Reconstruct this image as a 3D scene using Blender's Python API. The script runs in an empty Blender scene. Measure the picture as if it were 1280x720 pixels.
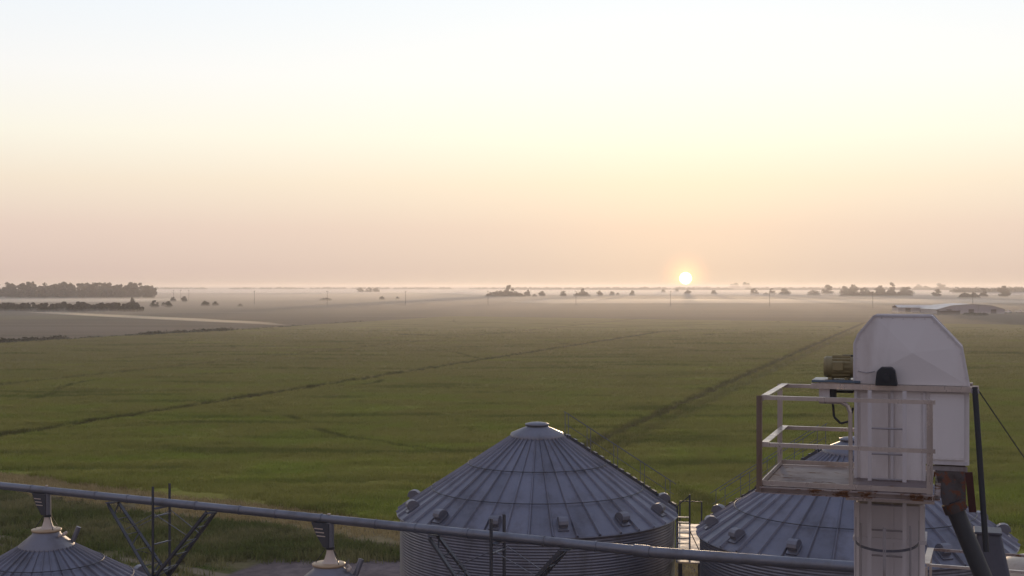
import bpy, math, random
import numpy as np
from mathutils import Vector, Matrix, noise as mn
random.seed(7); np.random.seed(7)
R_ = math.radians; PI = math.pi
sc = bpy.context.scene
COL = sc.collection
F = 1600.0; H = 20.0; YH = 358.0      # focal (px of 1280), camera height, horizon row

def gp(x, y, z=0.0):
    """ground point (height z) seen at photo pixel x,y"""
    Z = F*(H-z)/(y-YH)
    return Vector(((x-640)/F*Z, Z, z))

# ------------------------------------------------------------------ materials
def new_mat(name):
    m = bpy.data.materials.new(name); m.use_nodes = True
    nt = m.node_tree
    return m, nt, nt.nodes['Principled BSDF']

def N(nt, typ, **kw):
    n = nt.nodes.new(typ)
    for k, v in kw.items():
        if k.startswith('i_'):
            n.inputs[k[2:]].default_value = v
        else:
            setattr(n, k, v)
    return n

def ramp(nt, stops, interp='LINEAR'):
    r = nt.nodes.new('ShaderNodeValToRGB'); r.color_ramp.interpolation = interp
    el = r.color_ramp.elements
    while len(el) < len(stops): el.new(0.5)
    for e, (p, c) in zip(el, stops):
        e.position = p; e.color = (*c, 1) if len(c) == 3 else c
    return r

def mathn(nt, op, a, b=None, c=None):
    n = nt.nodes.new('ShaderNodeMath'); n.operation = op
    for i, v in enumerate((a, b, c)):
        if v is None: continue
        if isinstance(v, (int, float)): n.inputs[i].default_value = v
        else: nt.links.new(v, n.inputs[i])
    return n.outputs[0]

def smooth(nt, v, lo, hi, out0=0.0, out1=1.0):
    n = nt.nodes.new('ShaderNodeMapRange'); n.interpolation_type = 'SMOOTHSTEP'
    nt.links.new(v, n.inputs[0])
    n.inputs[1].default_value = lo; n.inputs[2].default_value = hi
    n.inputs[3].default_value = out0; n.inputs[4].default_value = out1
    return n.outputs[0]

def mixc(nt, f, a, b, mode='MIX'):
    n = nt.nodes.new('ShaderNodeMix'); n.data_type = 'RGBA'; n.blend_type = mode
    if isinstance(f, (int, float)): n.inputs[0].default_value = f
    else: nt.links.new(f, n.inputs[0])
    for k, v in ((6, a), (7, b)):
        if isinstance(v, tuple): n.inputs[k].default_value = (*v, 1)
        else: nt.links.new(v, n.inputs[k])
    return n.outputs[2]

def noisef(nt, vec, scale, detail=3, rough=0.55, dim='3D'):
    n = nt.nodes.new('ShaderNodeTexNoise'); n.noise_dimensions = dim
    n.inputs['Scale'].default_value = scale; n.inputs['Detail'].default_value = detail
    n.inputs['Roughness'].default_value = rough
    if vec is not None: nt.links.new(vec, n.inputs['Vector'])
    return n.outputs['Fac']

def worn(name, base, metallic, rough, dirt=(.12,.08,.05), dirt_amt=.25, spangle=.15, scale=3.0,
         rust=None, rust_thr=.62, streak=True, bump=.15):
    m, nt, b = new_mat(name); L = nt.links
    tc = N(nt, 'ShaderNodeTexCoord').outputs['Object']
    mp = N(nt, 'ShaderNodeMapping'); L.new(tc, mp.inputs[0])
    mp.inputs['Scale'].default_value = (1, 1, .22 if streak else 1)
    n1 = noisef(nt, mp.outputs[0], scale, 6, .65)
    n2 = noisef(nt, tc, scale*9, 3, .6)
    n3 = noisef(nt, tc, scale*.35, 2)
    lo = tuple(c*(1-spangle) for c in base); hi = tuple(min(1, c*(1+spangle)) for c in base)
    c = mixc(nt, n2, lo, hi)
    c = mixc(nt, smooth(nt, n3, .35, .65, 0, .5), c, tuple(x*.82 for x in base))
    c = mixc(nt, smooth(nt, n1, .48, .75, 0, dirt_amt), c, dirt)
    rg = smooth(nt, n1, .3, .8, rough-.06, min(1, rough+.18))
    mt = None
    if rust:
        n4 = noisef(nt, tc, scale*1.7, 8, .7)
        f = smooth(nt, n4, rust_thr, rust_thr+.06)
        rc = mixc(nt, n2, rust, tuple(x*.5 for x in rust))
        c = mixc(nt, f, c, rc)
        mt = mathn(nt, 'MULTIPLY', mathn(nt, 'SUBTRACT', 1.0, f), metallic)
        L.new(mt, b.inputs['Metallic'])
        rg = mathn(nt, 'MAXIMUM', rg, mathn(nt, 'MULTIPLY', f, .85))
    else:
        b.inputs['Metallic'].default_value = metallic
    L.new(c, b.inputs['Base Color']); L.new(rg, b.inputs['Roughness'])
    bp = N(nt, 'ShaderNodeBump'); bp.inputs['Strength'].default_value = bump; bp.inputs['Distance'].default_value = .01
    L.new(n1, bp.inputs['Height']); L.new(bp.outputs[0], b.inputs['Normal'])
    return m

M = {}
M['galv']   = worn('galvanised_sheet', (.225,.222,.258), .7, .45, dirt=(.10,.085,.08), dirt_amt=.4, spangle=.10, scale=1.2)
M['roof']   = worn('galvanised_roof', (.215,.213,.258), .65, .5, dirt=(.10,.09,.095), dirt_amt=.45, spangle=.10, scale=.9)
def panel_tone(m, n):
    nt = m.node_tree; L = nt.links; b = nt.nodes['Principled BSDF']; src = b.inputs['Base Color'].links[0].from_socket
    tc = N(nt, 'ShaderNodeTexCoord').outputs['Object']; sp = N(nt, 'ShaderNodeSeparateXYZ'); L.new(tc, sp.inputs[0])
    a = mathn(nt, 'ARCTAN2', sp.outputs[1], sp.outputs[0]); k = mathn(nt, 'ADD', mathn(nt, 'FLOOR', mathn(nt, 'ADD', mathn(nt, 'MULTIPLY', a, n/(2*PI)), .5)), .37)
    r2 = mathn(nt, 'SQRT', mathn(nt, 'ADD', mathn(nt, 'MULTIPLY', sp.outputs[0], sp.outputs[0]), mathn(nt, 'MULTIPLY', sp.outputs[1], sp.outputs[1])))
    ringk = mathn(nt, 'ADD', mathn(nt, 'GREATER_THAN', r2, 2.75), mathn(nt, 'GREATER_THAN', r2, 4.2))
    wn = nt.nodes.new('ShaderNodeTexWhiteNoise'); wn.noise_dimensions = '2D'; cb = nt.nodes.new('ShaderNodeCombineXYZ'); L.new(k, cb.inputs[0]); L.new(ringk, cb.inputs[1]); L.new(cb.outputs[0], wn.inputs['Vector'])
    f = smooth(nt, wn.outputs['Value'], 0, 1, .88, 1.12)
    mm = nt.nodes.new('ShaderNodeVectorMath'); mm.operation = 'SCALE'; L.new(src, mm.inputs[0]); L.new(f, mm.inputs['Scale']); L.new(mm.outputs[0], b.inputs['Base Color'])
    rr = b.inputs['Roughness'].links[0].from_socket; L.new(mathn(nt, 'ADD', rr, mathn(nt, 'MULTIPLY', mathn(nt, 'SUBTRACT', wn.outputs['Value'], .5), .12)), b.inputs['Roughness'])
panel_tone(M['roof'], 40)
M['galv_old'] = worn('dull_galvanised', (.085,.088,.105), .55, .5, dirt=(.10,.08,.06), dirt_amt=.5, scale=2)
M['pipe']   = worn('galvanised_tube', (.21,.215,.25), .65, .42, dirt=(.14,.12,.11), dirt_amt=.4, scale=1.5, streak=False)
M['steel']  = worn('angle_steel', (.36,.33,.34), .35, .5, dirt=(.16,.09,.05), dirt_amt=.5, scale=4, rust=(.20,.08,.035), rust_thr=.64)
M['rail']   = worn('handrail_steel', (.56,.485,.44), .55, .30, dirt=(.25,.17,.11), dirt_amt=.4, scale=4, rust=(.22,.10,.05), rust_thr=.68)
M['brownpost'] = worn('brown_stained_post', (.24,.17,.13), .1, .6, dirt=(.16,.09,.05), dirt_amt=.7, scale=4)
M['glowmetal'] = worn('glow_tinted_sheet_metal', (.50,.41,.33), .55, .42, dirt=(.25,.17,.11), dirt_amt=.5, scale=2)  # tan of the reflected horizon glow put into the sheet's base colour
M['deck']   = worn('deck_steel', (.34,.275,.26), .2, .55, dirt=(.15,.085,.055), dirt_amt=.95, scale=2.2, rust=(.20,.09,.04), rust_thr=.52, streak=False)
M['deckplate'] = worn('worn_deck_plate', (.22,.17,.165), .2, .6, dirt=(.12,.07,.05), dirt_amt=.8, scale=2.2, rust=(.16,.07,.035), rust_thr=.55, streak=False)
M['white']  = worn('aged_white_paint', (.82,.765,.75), .05, .45, dirt=(.46,.38,.34), dirt_amt=.55, spangle=.03, scale=1.6, bump=.12, rust=(.30,.17,.11), rust_thr=.70)
M['white2'] = worn('grey_white_casing', (.66,.615,.62), .1, .5, dirt=(.33,.29,.28), dirt_amt=.5, spangle=.04, scale=2.2, bump=.1)
M['rusty']  = worn('rusty_transition', (.10,.08,.075), .2, .8, dirt=(.05,.03,.02), dirt_amt=.9, scale=5, rust=(.20,.065,.03), rust_thr=.52, streak=False)
M['redrust']= worn('red_primer', (.085,.028,.024), .0, .8, dirt=(.05,.03,.025), dirt_amt=.6, scale=5)
M['darkpipe']= worn('dark_spout_paint', (.055,.058,.065), .2, .5, dirt=(.09,.07,.06), dirt_amt=.4, scale=2)
M['greyduct']= worn('grey_blue_duct', (.10,.10,.125), .2, .5, dirt=(.12,.10,.10), dirt_amt=.3, scale=1.5)
M['black']  = worn('black_rubber', (.02,.022,.028), .0, .55, dirt=(.06,.05,.04), dirt_amt=.5, scale=6)
M['motor']  = worn('ochre_motor_paint', (.27,.215,.10), .1, .5, dirt=(.13,.09,.05), dirt_amt=.6, scale=7)
M['blueplate'] = worn('blue_grey_plate', (.10,.14,.19), .3, .35, dirt=(.18,.13,.09), dirt_amt=.5, scale=5)
M['cream']  = worn('cream_plastic', (.62,.50,.42), .0, .5, dirt=(.3,.22,.16), dirt_amt=.4, scale=4)
M['tanlid'] = worn('tan_painted_lid', (.52,.36,.22), .15, .4, dirt=(.3,.2,.12), dirt_amt=.4, scale=4, streak=False)
M['wood']   = worn('weathered_pole_wood', (.10,.075,.06), .0, .85, scale=2)
M['barn']   = worn('pale_barn_sheet', (.45,.40,.42), .1, .5, scale=.3)
M['barnroof']= worn('barn_roof_sheet', (.55,.52,.52), .5, .35, scale=.3)
M['barndark']= worn('dark_shed_sheet', (.13,.10,.10), .1, .6, scale=.5)
M['glass'], _nt, _b = new_mat('dark_window_glass')
_b.inputs['Base Color'].default_value = (.02,.025,.03,1); _b.inputs['Roughness'].default_value = .08
M['tyre'] = M['black']

def leafmat(name, a, b_):
    m, nt, b = new_mat(name); L = nt.links
    pos = N(nt, 'ShaderNodeNewGeometry').outputs['Position']
    n1 = noisef(nt, pos, .35, 3); n2 = noisef(nt, pos, 3.0, 2)
    c = mixc(nt, smooth(nt, n1, .3, .7), a, b_)
    c = mixc(nt, smooth(nt, n2, .3, .7, 0, .4), c, tuple(x*1.5 for x in b_))
    L.new(c, b.inputs['Base Color']); b.inputs['Roughness'].default_value = .6
    b.inputs['Specular IOR Level'].default_value = .2
    return m
M['leaf'] = leafmat('tree_leaves', (.022,.028,.020), (.040,.046,.026))
M['weed'] = leafmat('ditch_weed_leaves', (.035,.040,.020), (.07,.065,.03))
M['bark'] = worn('tree_bark', (.07,.055,.045), 0, .9, scale=3)

# --- field geometry in plan ---
NE0 = Vector((-54.5, 136.0)); NE = Vector((.843,-.537)).normalized(); NN = Vector((.537,.843)).normalized()
LD = Vector((118,349)).normalized(); LP = Vector((LD.y,-LD.x))      # levee direction, its perpendicular (to the right)
LEVEES = [  # perpendicular offset along LP, half width, strength
    (Vector((-66.7,167)).dot(LP), 1.3, 1.0),
    (Vector((12,160)).dot(LP)-1.6, 1.1, .9), (Vector((12,160)).dot(LP)+1.8, 1.7, .4),
    (Vector((-101.6,254)).dot(LP), 1.2, .7),
    (Vector((-178,444)).dot(LP), 2.2, .6),
    (Vector((12,160)).dot(LP)+95, 1.0, .8), (Vector((12,160)).dot(LP)+180, 1.2, .7)]

def dot2(nt, sep, v, off=0.0):
    a = mathn(nt, 'MULTIPLY', sep.outputs[0], v.x)
    return mathn(nt, 'ADD', mathn(nt, 'MULTIPLY_ADD', sep.outputs[1], v.y, a), -off)

def crop_colour(nt, tip):
    L = nt.links
    pos = N(nt, 'ShaderNodeNewGeometry').outputs['Position']
    sep = N(nt, 'ShaderNodeSeparateXYZ'); L.new(pos, sep.inputs[0])
    big = noisef(nt, pos, .012, 4, .6); mid = noisef(nt, pos, .06, 4, .6); fine = noisef(nt, pos, .45, 4, .7)
    c = mixc(nt, smooth(nt, big, .32, .68), (.25,.275,.052), (.345,.325,.08))
    c = mixc(nt, smooth(nt, mid, .40, .68, 0, .6), c, (.26,.33,.038))
    c = mixc(nt, smooth(nt, mid, .60, .46, 0, .55), c, (.33,.28,.08))
    c = mixc(nt, smooth(nt, fine, .52, .75, 0, .65), c, (.10,.135,.018))
    # warm haze put into the crop colour: browner towards the far side of the field
    far = smooth(nt, mathn(nt, 'ADD', sep.outputs[1], mathn(nt, 'MULTIPLY', big, 160)), 190, 500, 0, .95)
    c = mixc(nt, far, c, (.27,.215,.10))
    # curved contour levees: isolines of a slow noise
    warp = noisef(nt, pos, .0042, 2, .4)
    saw = mathn(nt, 'PINGPONG', mathn(nt, 'MULTIPLY', warp, 9.0), .5)
    line = smooth(nt, saw, .020, .004, 0, .75)
    line = mathn(nt, 'MULTIPLY', line, smooth(nt, mid, .42, .56))
    c = mixc(nt, line, c, (.030,.032,.010))
    wob = mathn(nt, 'MULTIPLY', mathn(nt, 'SUBTRACT', noisef(nt, pos, .25, 3, .7), .5), 2.6)
    s = mathn(nt, 'ADD', dot2(nt, sep, LP), wob)
    mp_ = N(nt, 'ShaderNodeMapping'); L.new(pos, mp_.inputs[0]); mp_.inputs['Rotation'].default_value = (0,0,R_(12)); mp_.inputs['Scale'].default_value = (.022,.12,0)
    strk = noisef(nt, mp_.outputs[0], 1.0, 5, .6)
    c = mixc(nt, smooth(nt, strk, .53, .64, 0, .7), c, (.075,.105,.016))
    c = mixc(nt, smooth(nt, strk, .44, .34, 0, .55), c, (.29,.32,.048))
    brk = smooth(nt, noisef(nt, pos, .16, 4, .7), .28, .50, .65, 1.0)
    for off, hw, st in LEVEES:
        d = mathn(nt, 'ABSOLUTE', mathn(nt, 'ADD', s, -off))
        dk = (.022,.018,.012) if off == LEVEES[0][0] else (.075,.058,.038)
        if off == LEVEES[0][0]: brk_ = mathn(nt, 'MULTIPLY', brk, smooth(nt, sep.outputs[1], 600, 520))
        else: brk_ = brk
        c = mixc(nt, mathn(nt, 'MULTIPLY', smooth(nt, d, hw*1.6, hw*.4, 0, st), brk_), c, dk)
    if tip: c = mixc(nt, .2, c, (.42,.44,.085))
    return c, fine

m, nt, b = new_mat('crop_canopy')
c, fine = crop_colour(nt, False); nt.links.new(c, b.inputs['Base Color']); b.inputs['Roughness'].default_value = .75
b.inputs['Specular IOR Level'].default_value = .0
bp = N(nt, 'ShaderNodeBump'); bp.inputs['Strength'].default_value = .9; bp.inputs['Distance'].default_value = .5
nt.links.new(fine, bp.inputs['Height']); nt.links.new(bp.outputs[0], b.inputs['Normal'])
M['crop'] = m
m, nt, b = new_mat('crop_blades')
c, fine = crop_colour(nt, True); nt.links.new(c, b.inputs['Base Color']); b.inputs['Roughness'].default_value = .55
b.inputs['Specular IOR Level'].default_value = .15
M['cropblade'] = m

def translucent(m, c, fac=.4):
    nt = m.node_tree; b = nt.nodes['Principled BSDF']; t = nt.nodes.new('ShaderNodeBsdfTranslucent'); x = nt.nodes.new('ShaderNodeMixShader')
    nt.links.new(c, t.inputs[0]); x.inputs[0].default_value = fac
    nt.links.new(b.outputs[0], x.inputs[1]); nt.links.new(t.outputs[0], x.inputs[2]); nt.links.new(x.outputs[0], nt.nodes['Material Output'].inputs[0])
translucent(m, c)
# ground: verge, weeds, gravel yard, far plains
m, nt, b = new_mat('ground_mix'); L = nt.links
pos = N(nt, 'ShaderNodeNewGeometry').outputs['Position']
sep = N(nt, 'ShaderNodeSeparateXYZ'); L.new(pos, sep.inputs[0])
big = noisef(nt, pos, .03, 5, .6); mid = noisef(nt, pos, .12, 5, .65); fine = noisef(nt, pos, 1.1, 5, .7)
plain_n = noisef(nt, pos, .0022, 4, .55)
mpv = N(nt, 'ShaderNodeMapping'); L.new(pos, mpv.inputs[0]); mpv.inputs['Rotation'].default_value = (0,0,R_(19)); mpv.inputs['Scale'].default_value = (.0016,.0045,0)
vor = N(nt, 'ShaderNodeTexVoronoi'); vor.distance = 'CHEBYCHEV'; L.new(mpv.outputs[0], vor.inputs['Vector']); vor.inputs['Scale'].default_value = 1
vcol = N(nt, 'ShaderNodeSeparateColor'); L.new(vor.outputs['Color'], vcol.inputs[0])
pc = ramp(nt, [(0,(.15,.12,.08)),(.35,(.18,.14,.10)),(.6,(.135,.125,.065)),(.8,(.21,.165,.12)),(1,(.16,.13,.09))], 'CONSTANT')
L.new(vcol.outputs[0], pc.inputs[0])
mp2 = N(nt, 'ShaderNodeMapping'); L.new(pos, mp2.inputs[0]); mp2.inputs['Rotation'].default_value = (0,0,R_(8)); mp2.inputs['Scale'].default_value = (.003,.022,0)
pst = noisef(nt, mp2.outputs[0], 1.0, 4, .6)
plain = mixc(nt, smooth(nt, plain_n, .35, .65, .15, .7), pc.outputs[0], (.165,.135,.09))
plain = mixc(nt, smooth(nt, pst, .48, .66, 0, .55), plain, (.09,.085,.05))
plain = mixc(nt, smooth(nt, pst, .42, .30, 0, .5), plain, (.27,.21,.15))
weeds = mixc(nt, smooth(nt, mid, .42, .58), (.075,.105,.022), (.18,.155,.08))
weeds = mixc(nt, smooth(nt, fine, .45, .7, 0, .6), weeds, (.035,.045,.016))
wob = mathn(nt, 'MULTIPLY', mathn(nt, 'SUBTRACT', mid, .5), 7)
off = NE0.dot(NN)
s = mathn(nt, 'ADD', dot2(nt, sep, NN, off), wob)
dry = mixc(nt, fine, (.36,.28,.16), (.20,.17,.08))
brown = mixc(nt, fine, (.10,.075,.052), (.07,.06,.035))
near = mixc(nt, smooth(nt, s, -10.5, -8.5), weeds, brown)
near = mixc(nt, smooth(nt, s, -7, -5), near, dry)
# wheel ruts through the weeds
for k in (-21.5, -23.4, -30, -32):
    d = mathn(nt, 'ABSOLUTE', mathn(nt, 'ADD', mathn(nt, 'ADD', s, mathn(nt, 'MULTIPLY', wob, -.6)), -k))
    near = mixc(nt, smooth(nt, d, .75, .3, 0, .8), near, (.28,.22,.16))
# gravel yard in front of the weeds, under the bins
gy = mathn(nt, 'ADD', mathn(nt, 'ADD', sep.outputs[1], mathn(nt, 'MULTIPLY', smooth(nt, sep.outputs[0], -26, -17), -24)), mathn(nt, 'MULTIPLY', wob, .5))
gr = mixc(nt, smooth(nt, fine, .35, .65), (.17,.14,.14), (.26,.21,.20))
gr = mixc(nt, smooth(nt, big, .42, .62, 0, .6), gr, (.10,.08,.07))
near = mixc(nt, smooth(nt, gy, 71, 68.5), near, gr)
isfar = smooth(nt, s, 60, 130)
c = mixc(nt, isfar, near, plain)
L.new(c, b.inputs['Base Color']); b.inputs['Roughness'].default_value = .95; b.inputs['Specular IOR Level'].default_value = .0
bp = N(nt, 'ShaderNodeBump'); bp.inputs['Strength'].default_value = .6; bp.inputs['Distance'].default_value = .15
L.new(fine, bp.inputs['Height']); L.new(bp.outputs[0], b.inputs['Normal'])
M['ground'] = m

m, nt, b = new_mat('rough_grass_blades'); L = nt.links
pos = N(nt, 'ShaderNodeNewGeometry').outputs['Position']
c = mixc(nt, smooth(nt, noisef(nt, pos, .15, 4, .6), .38, .62), (.13,.155,.040), (.28,.25,.11))
c = mixc(nt, smooth(nt, noisef(nt, pos, .6, 3, .6), .45, .7, 0, .6), c, (.05,.07,.014))
L.new(c, b.inputs['Base Color']); b.inputs['Roughness'].default_value = .6; b.inputs['Specular IOR Level'].default_value = .15
M['grass'] = m; translucent(m, c)
m, nt, b = new_mat('dry_grass_blades'); L = nt.links
pos = N(nt, 'ShaderNodeNewGeometry').outputs['Position']
c = mixc(nt, noisef(nt, pos, .5, 4, .6), (.34,.27,.11), (.60,.45,.24))
L.new(c, b.inputs['Base Color']); b.inputs['Roughness'].default_value = .7; b.inputs['Specular IOR Level'].default_value = .1
M['drygrass'] = m; translucent(m, c, .3)

# ------------------------------------------------------------------ mesh builder
class MB:
    def __init__(s): s.v = []; s.f = []; s.sm = []
    def add(s, vs, fs, smooth=False):
        o = len(s.v); s.v += [tuple(p) for p in vs]; s.f += [tuple(i+o for i in f) for f in fs]; s.sm += [smooth]*len(fs)
        return s
    def box(s, c, d, ax=None):
        c = Vector(c); X, Y, Z = ax or (Vector((1,0,0)), Vector((0,1,0)), Vector((0,0,1)))
        vs = [c + X*(i*d[0]/2) + Y*(j*d[1]/2) + Z*(k*d[2]/2) for i in (-1,1) for j in (-1,1) for k in (-1,1)]
        return s.add(vs, [(0,1,3,2),(4,6,7,5),(0,4,5,1),(2,3,7,6),(0,2,6,4),(1,5,7,3)])
    def bar(s, a, b, w, h=None, up=(0,0,1)):
        a = Vector(a); b = Vector(b); h = h or w; Z = (b-a); ln = Z.length; Z.normalize()
        U = Vector(up)
        if abs(Z.dot(U)) > .99: U = Vector((0,1,0))
        X = Z.cross(U).normalized(); Y = X.cross(Z).normalized()
        return s.box((a+b)/2, (w, h, ln), (X, Y, Z))
    def angle(s, a, b, w, t=.008, up=(0,0,1), flip=1):
        """L-section bar"""
        a = Vector(a); b = Vector(b); Z = (b-a); ln = Z.length; Z.normalize(); U = Vector(up)
        if abs(Z.dot(U)) > .99: U = Vector((0,1,0))
        X = Z.cross(U).normalized()*flip; Y = U - Z*U.dot(Z); Y.normalize()
        m_ = (a+b)/2
        s.box(m_ + X*0 - Y*(w/2), (t, w, ln), (X, Y, Z))
        s.box(m_ + X*(w/2+t/2) - Y*(t/2), (w, t, ln), (X, Y, Z))
        return s
    def tube(s, a, b, r, n=12, r2=None, caps=True):
        a = Vector(a); b = Vector(b); r2 = r if r2 is None else r2
        Z = (b-a).normalized(); U = Vector((0,0,1)) if abs(Z.z) < .95 else Vector((1,0,0))
        X = Z.cross(U).normalized(); Y = Z.cross(X)
        ring = lambda c, q: [c + (X*math.cos(2*PI*i/n)+Y*math.sin(2*PI*i/n))*q for i in range(n)]
        s.add(ring(a, r)+ring(b, r2), [(i, i+n, (i+1) % n+n, (i+1) % n) for i in range(n)], True)
        if caps:
            s.add(ring(a, r), [tuple(range(n))]); s.add(ring(b, r2), [tuple(range(n-1,-1,-1))])
        return s
    def path(s, pts, r, n=8):
        for p, q in zip(pts, pts[1:]): s.tube(p, q, r, n)
        return s
    def lathe(s, prof, n=64, smooth=True, c=(0,0,0)):
        c = Vector(c); vs = [c+Vector((r*math.cos(2*PI*i/n), r*math.sin(2*PI*i/n), z)) for r, z in prof for i in range(n)]
        fs = [(k*n+i, k*n+(i+1) % n, (k+1)*n+(i+1) % n, (k+1)*n+i) for k in range(len(prof)-1) for i in range(n)]
        return s.add(vs, fs, smooth)
    def torus(s, R, r, z, n=96, k=6, a0=0, a1=2*PI, c=(0,0,0)):
        full = abs(a1-a0-2*PI) < 1e-6; c = Vector(c)
        vs = []; m_ = n if full else n+1
        for i in range(m_):
            a = a0+(a1-a0)*i/n
            for j in range(k):
                b_ = 2*PI*j/k; q = R+r*math.cos(b_)
                vs.append(c+Vector((q*math.cos(a), q*math.sin(a), z+r*math.sin(b_))))
        fs = [(i*k+j, ((i+1) % m_)*k+j, ((i+1) % m_)*k+(j+1) % k, i*k+(j+1) % k) for i in range(n) for j in range(k)]
        return s.add(vs, fs, True)
    def prism(s, poly, o, X, Y, D):
        """poly (x,y) in plane o,X,Y extruded by vector D"""
        o = Vector(o); X = Vector(X); Y = Vector(Y); D = Vector(D); n = len(poly)
        a = [o+X*p[0]+Y*p[1] for p in poly]; b_ = [p+D for p in a]
        s.add(a+b_, [tuple(range(n-1,-1,-1)), tuple(range(n, 2*n))] + [(i, (i+1) % n, (i+1) % n+n, i+n) for i in range(n)])
        return s
    def build(s, name, mat, parent=None, bevel=0, fixn=True):
        me = bpy.data.meshes.new(name); me.from_pydata(s.v, [], s.f)
        me.polygons.foreach_set('use_smooth', s.sm)
        if fixn:
            import bmesh
            bm = bmesh.new(); bm.from_mesh(me); bmesh.ops.recalc_face_normals(bm, faces=bm.faces[:]); bm.to_mesh(me); bm.free()
        me.materials.append(mat); me.update()
        o = bpy.data.objects.new(name, me); COL.objects.link(o)
        if parent is not None: o.parent = parent
        if bevel:
            bv = o.modifiers.new('bevel', 'BEVEL'); bv.width = bevel; bv.segments = 2; bv.limit_method = 'ANGLE'
        return o

def tag(o, label=None, cat=None, group=None, kind=None):
    if label: o['label'] = label
    if cat: o['category'] = cat
    if group: o['group'] = group
    if kind: o['kind'] = kind
    return o
def empty(name, loc, rz=0, **kw):
    o = bpy.data.objects.new(name, None); COL.objects.link(o); o.location = loc; o.rotation_euler = (0,0,rz)
    o.empty_display_size = .3
    return tag(o, **kw)
def copy_tree(o, parent=None):
    c = o.copy(); COL.objects.link(c)
    if parent is not None: c.parent = parent
    for ch in list(o.children): copy_tree(ch, c)
    return c

# ------------------------------------------------------------------ ground and field
G = 45000
rows = [-400,-100,0,40,70,100,140,200,300,500,900,1500,3000,6000,12000,24000,G]
mb = MB()
xs = [-G,-12000,-4000,-1500,-500,-200,-80,-30,0,30,80,200,500,1500,4000,12000,G]
vs = [(x,y,0) for y in rows for x in xs]; nx = len(xs)
mb.add(vs, [(j*nx+i, j*nx+i+1, (j+1)*nx+i+1, (j+1)*nx+i) for j in range(len(rows)-1) for i in range(nx-1)])
tag(mb.build('ground', M['ground']), kind='structure')

def lev_d(p):
    """distance to nearest levee, in half widths"""
    s_ = p[0]*LP.x+p[1]*LP.y
    return min(abs(s_-o_)/hw for o_, hw, st in LEVEES)
def s_of(x, y): return (x-NE0.x)*NN.x+(y-NE0.y)*NN.y
LEFT_OFF = LEVEES[4][0]; FAR_S = 590.0
# field mesh in (t along the near edge ~ levee perpendicular, u along the levees)
def field_pt(a, u):
    # a: offset along LP (left boundary .. right), u: distance along LD from the near edge
    base = LP*a
    # start on the near edge line: solve (base+LD*k-NE0).NN=0
    k = (NE0-base).dot(NN)/LD.dot(NN)
    return base+LD*(k+u)
us = [0,.5,1.1]; step = .9
while us[-1] < 620:
    us.append(us[-1]+step); step *= 1.010
avals = []; a = LEFT_OFF+2.5
while a < 330:
    avals.append(a); a += 2.0
mb = MB(); vs = []
edge = {}
for i, u in enumerate(us):
    for a in avals:
        wb = 1.6*mn.noise(Vector((a*.11, 3.3, 0)))+.7*mn.noise(Vector((a*.5, 1, 0)))
        p = field_pt(a, u + wb*max(0, 1-u/12))
        z = .03 if i == 0 else .42 + .13*mn.noise(Vector((p.x*.09, p.y*.09, 0))) + .10*mn.noise(Vector((p.x*.33, p.y*.33, 5)))
        dl = lev_d(p)
        if dl < 1.8 and i: z -= .30*(1-dl/1.8)
        vs.append((p.x, p.y, z))
na = len(avals)
mb.add(vs, [(j*na+i, j*na+i+1, (j+1)*na+i+1, (j+1)*na+i) for j in range(len(us)-1) for i in range(na-1)], True)
tag(mb.build('field', M['crop'], fixn=False), kind='structure')

def blade_mesh(name, mat, nb, spread, hgt, wid, lean):
    rnd = random.Random(hash(name) % 1000 + 3); v = []; f = []
    for _ in range(nb):
        x = rnd.gauss(0, spread*.5); y = rnd.gauss(0, spread*.5); h = hgt*rnd.uniform(.6, 1.1)
        a = rnd.uniform(0, 2*PI); dx, dy = math.cos(a), math.sin(a); l = rnd.uniform(.1, lean)*h; w = wid*rnd.uniform(.6, 1.3)
        px, py = -dy*w/2, dx*w/2; o = len(v)
        v += [(x-px,y-py,0),(x+px,y+py,0),(x+px*.8+dx*l*.4,y+py*.8+dy*l*.4,h*.65),(x-px*.8+dx*l*.4,y-py*.8+dy*l*.4,h*.65),(x+dx*l,y+dy*l,h)]
        f += [(o,o+1,o+2,o+3),(o+3,o+2,o+4)]
    me = bpy.data.meshes.new(name); me.from_pydata(v, [], f); me.materials.append(mat)
    return bpy.data.objects.new(name, me)          # source for the scatter; not linked to the scene

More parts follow.
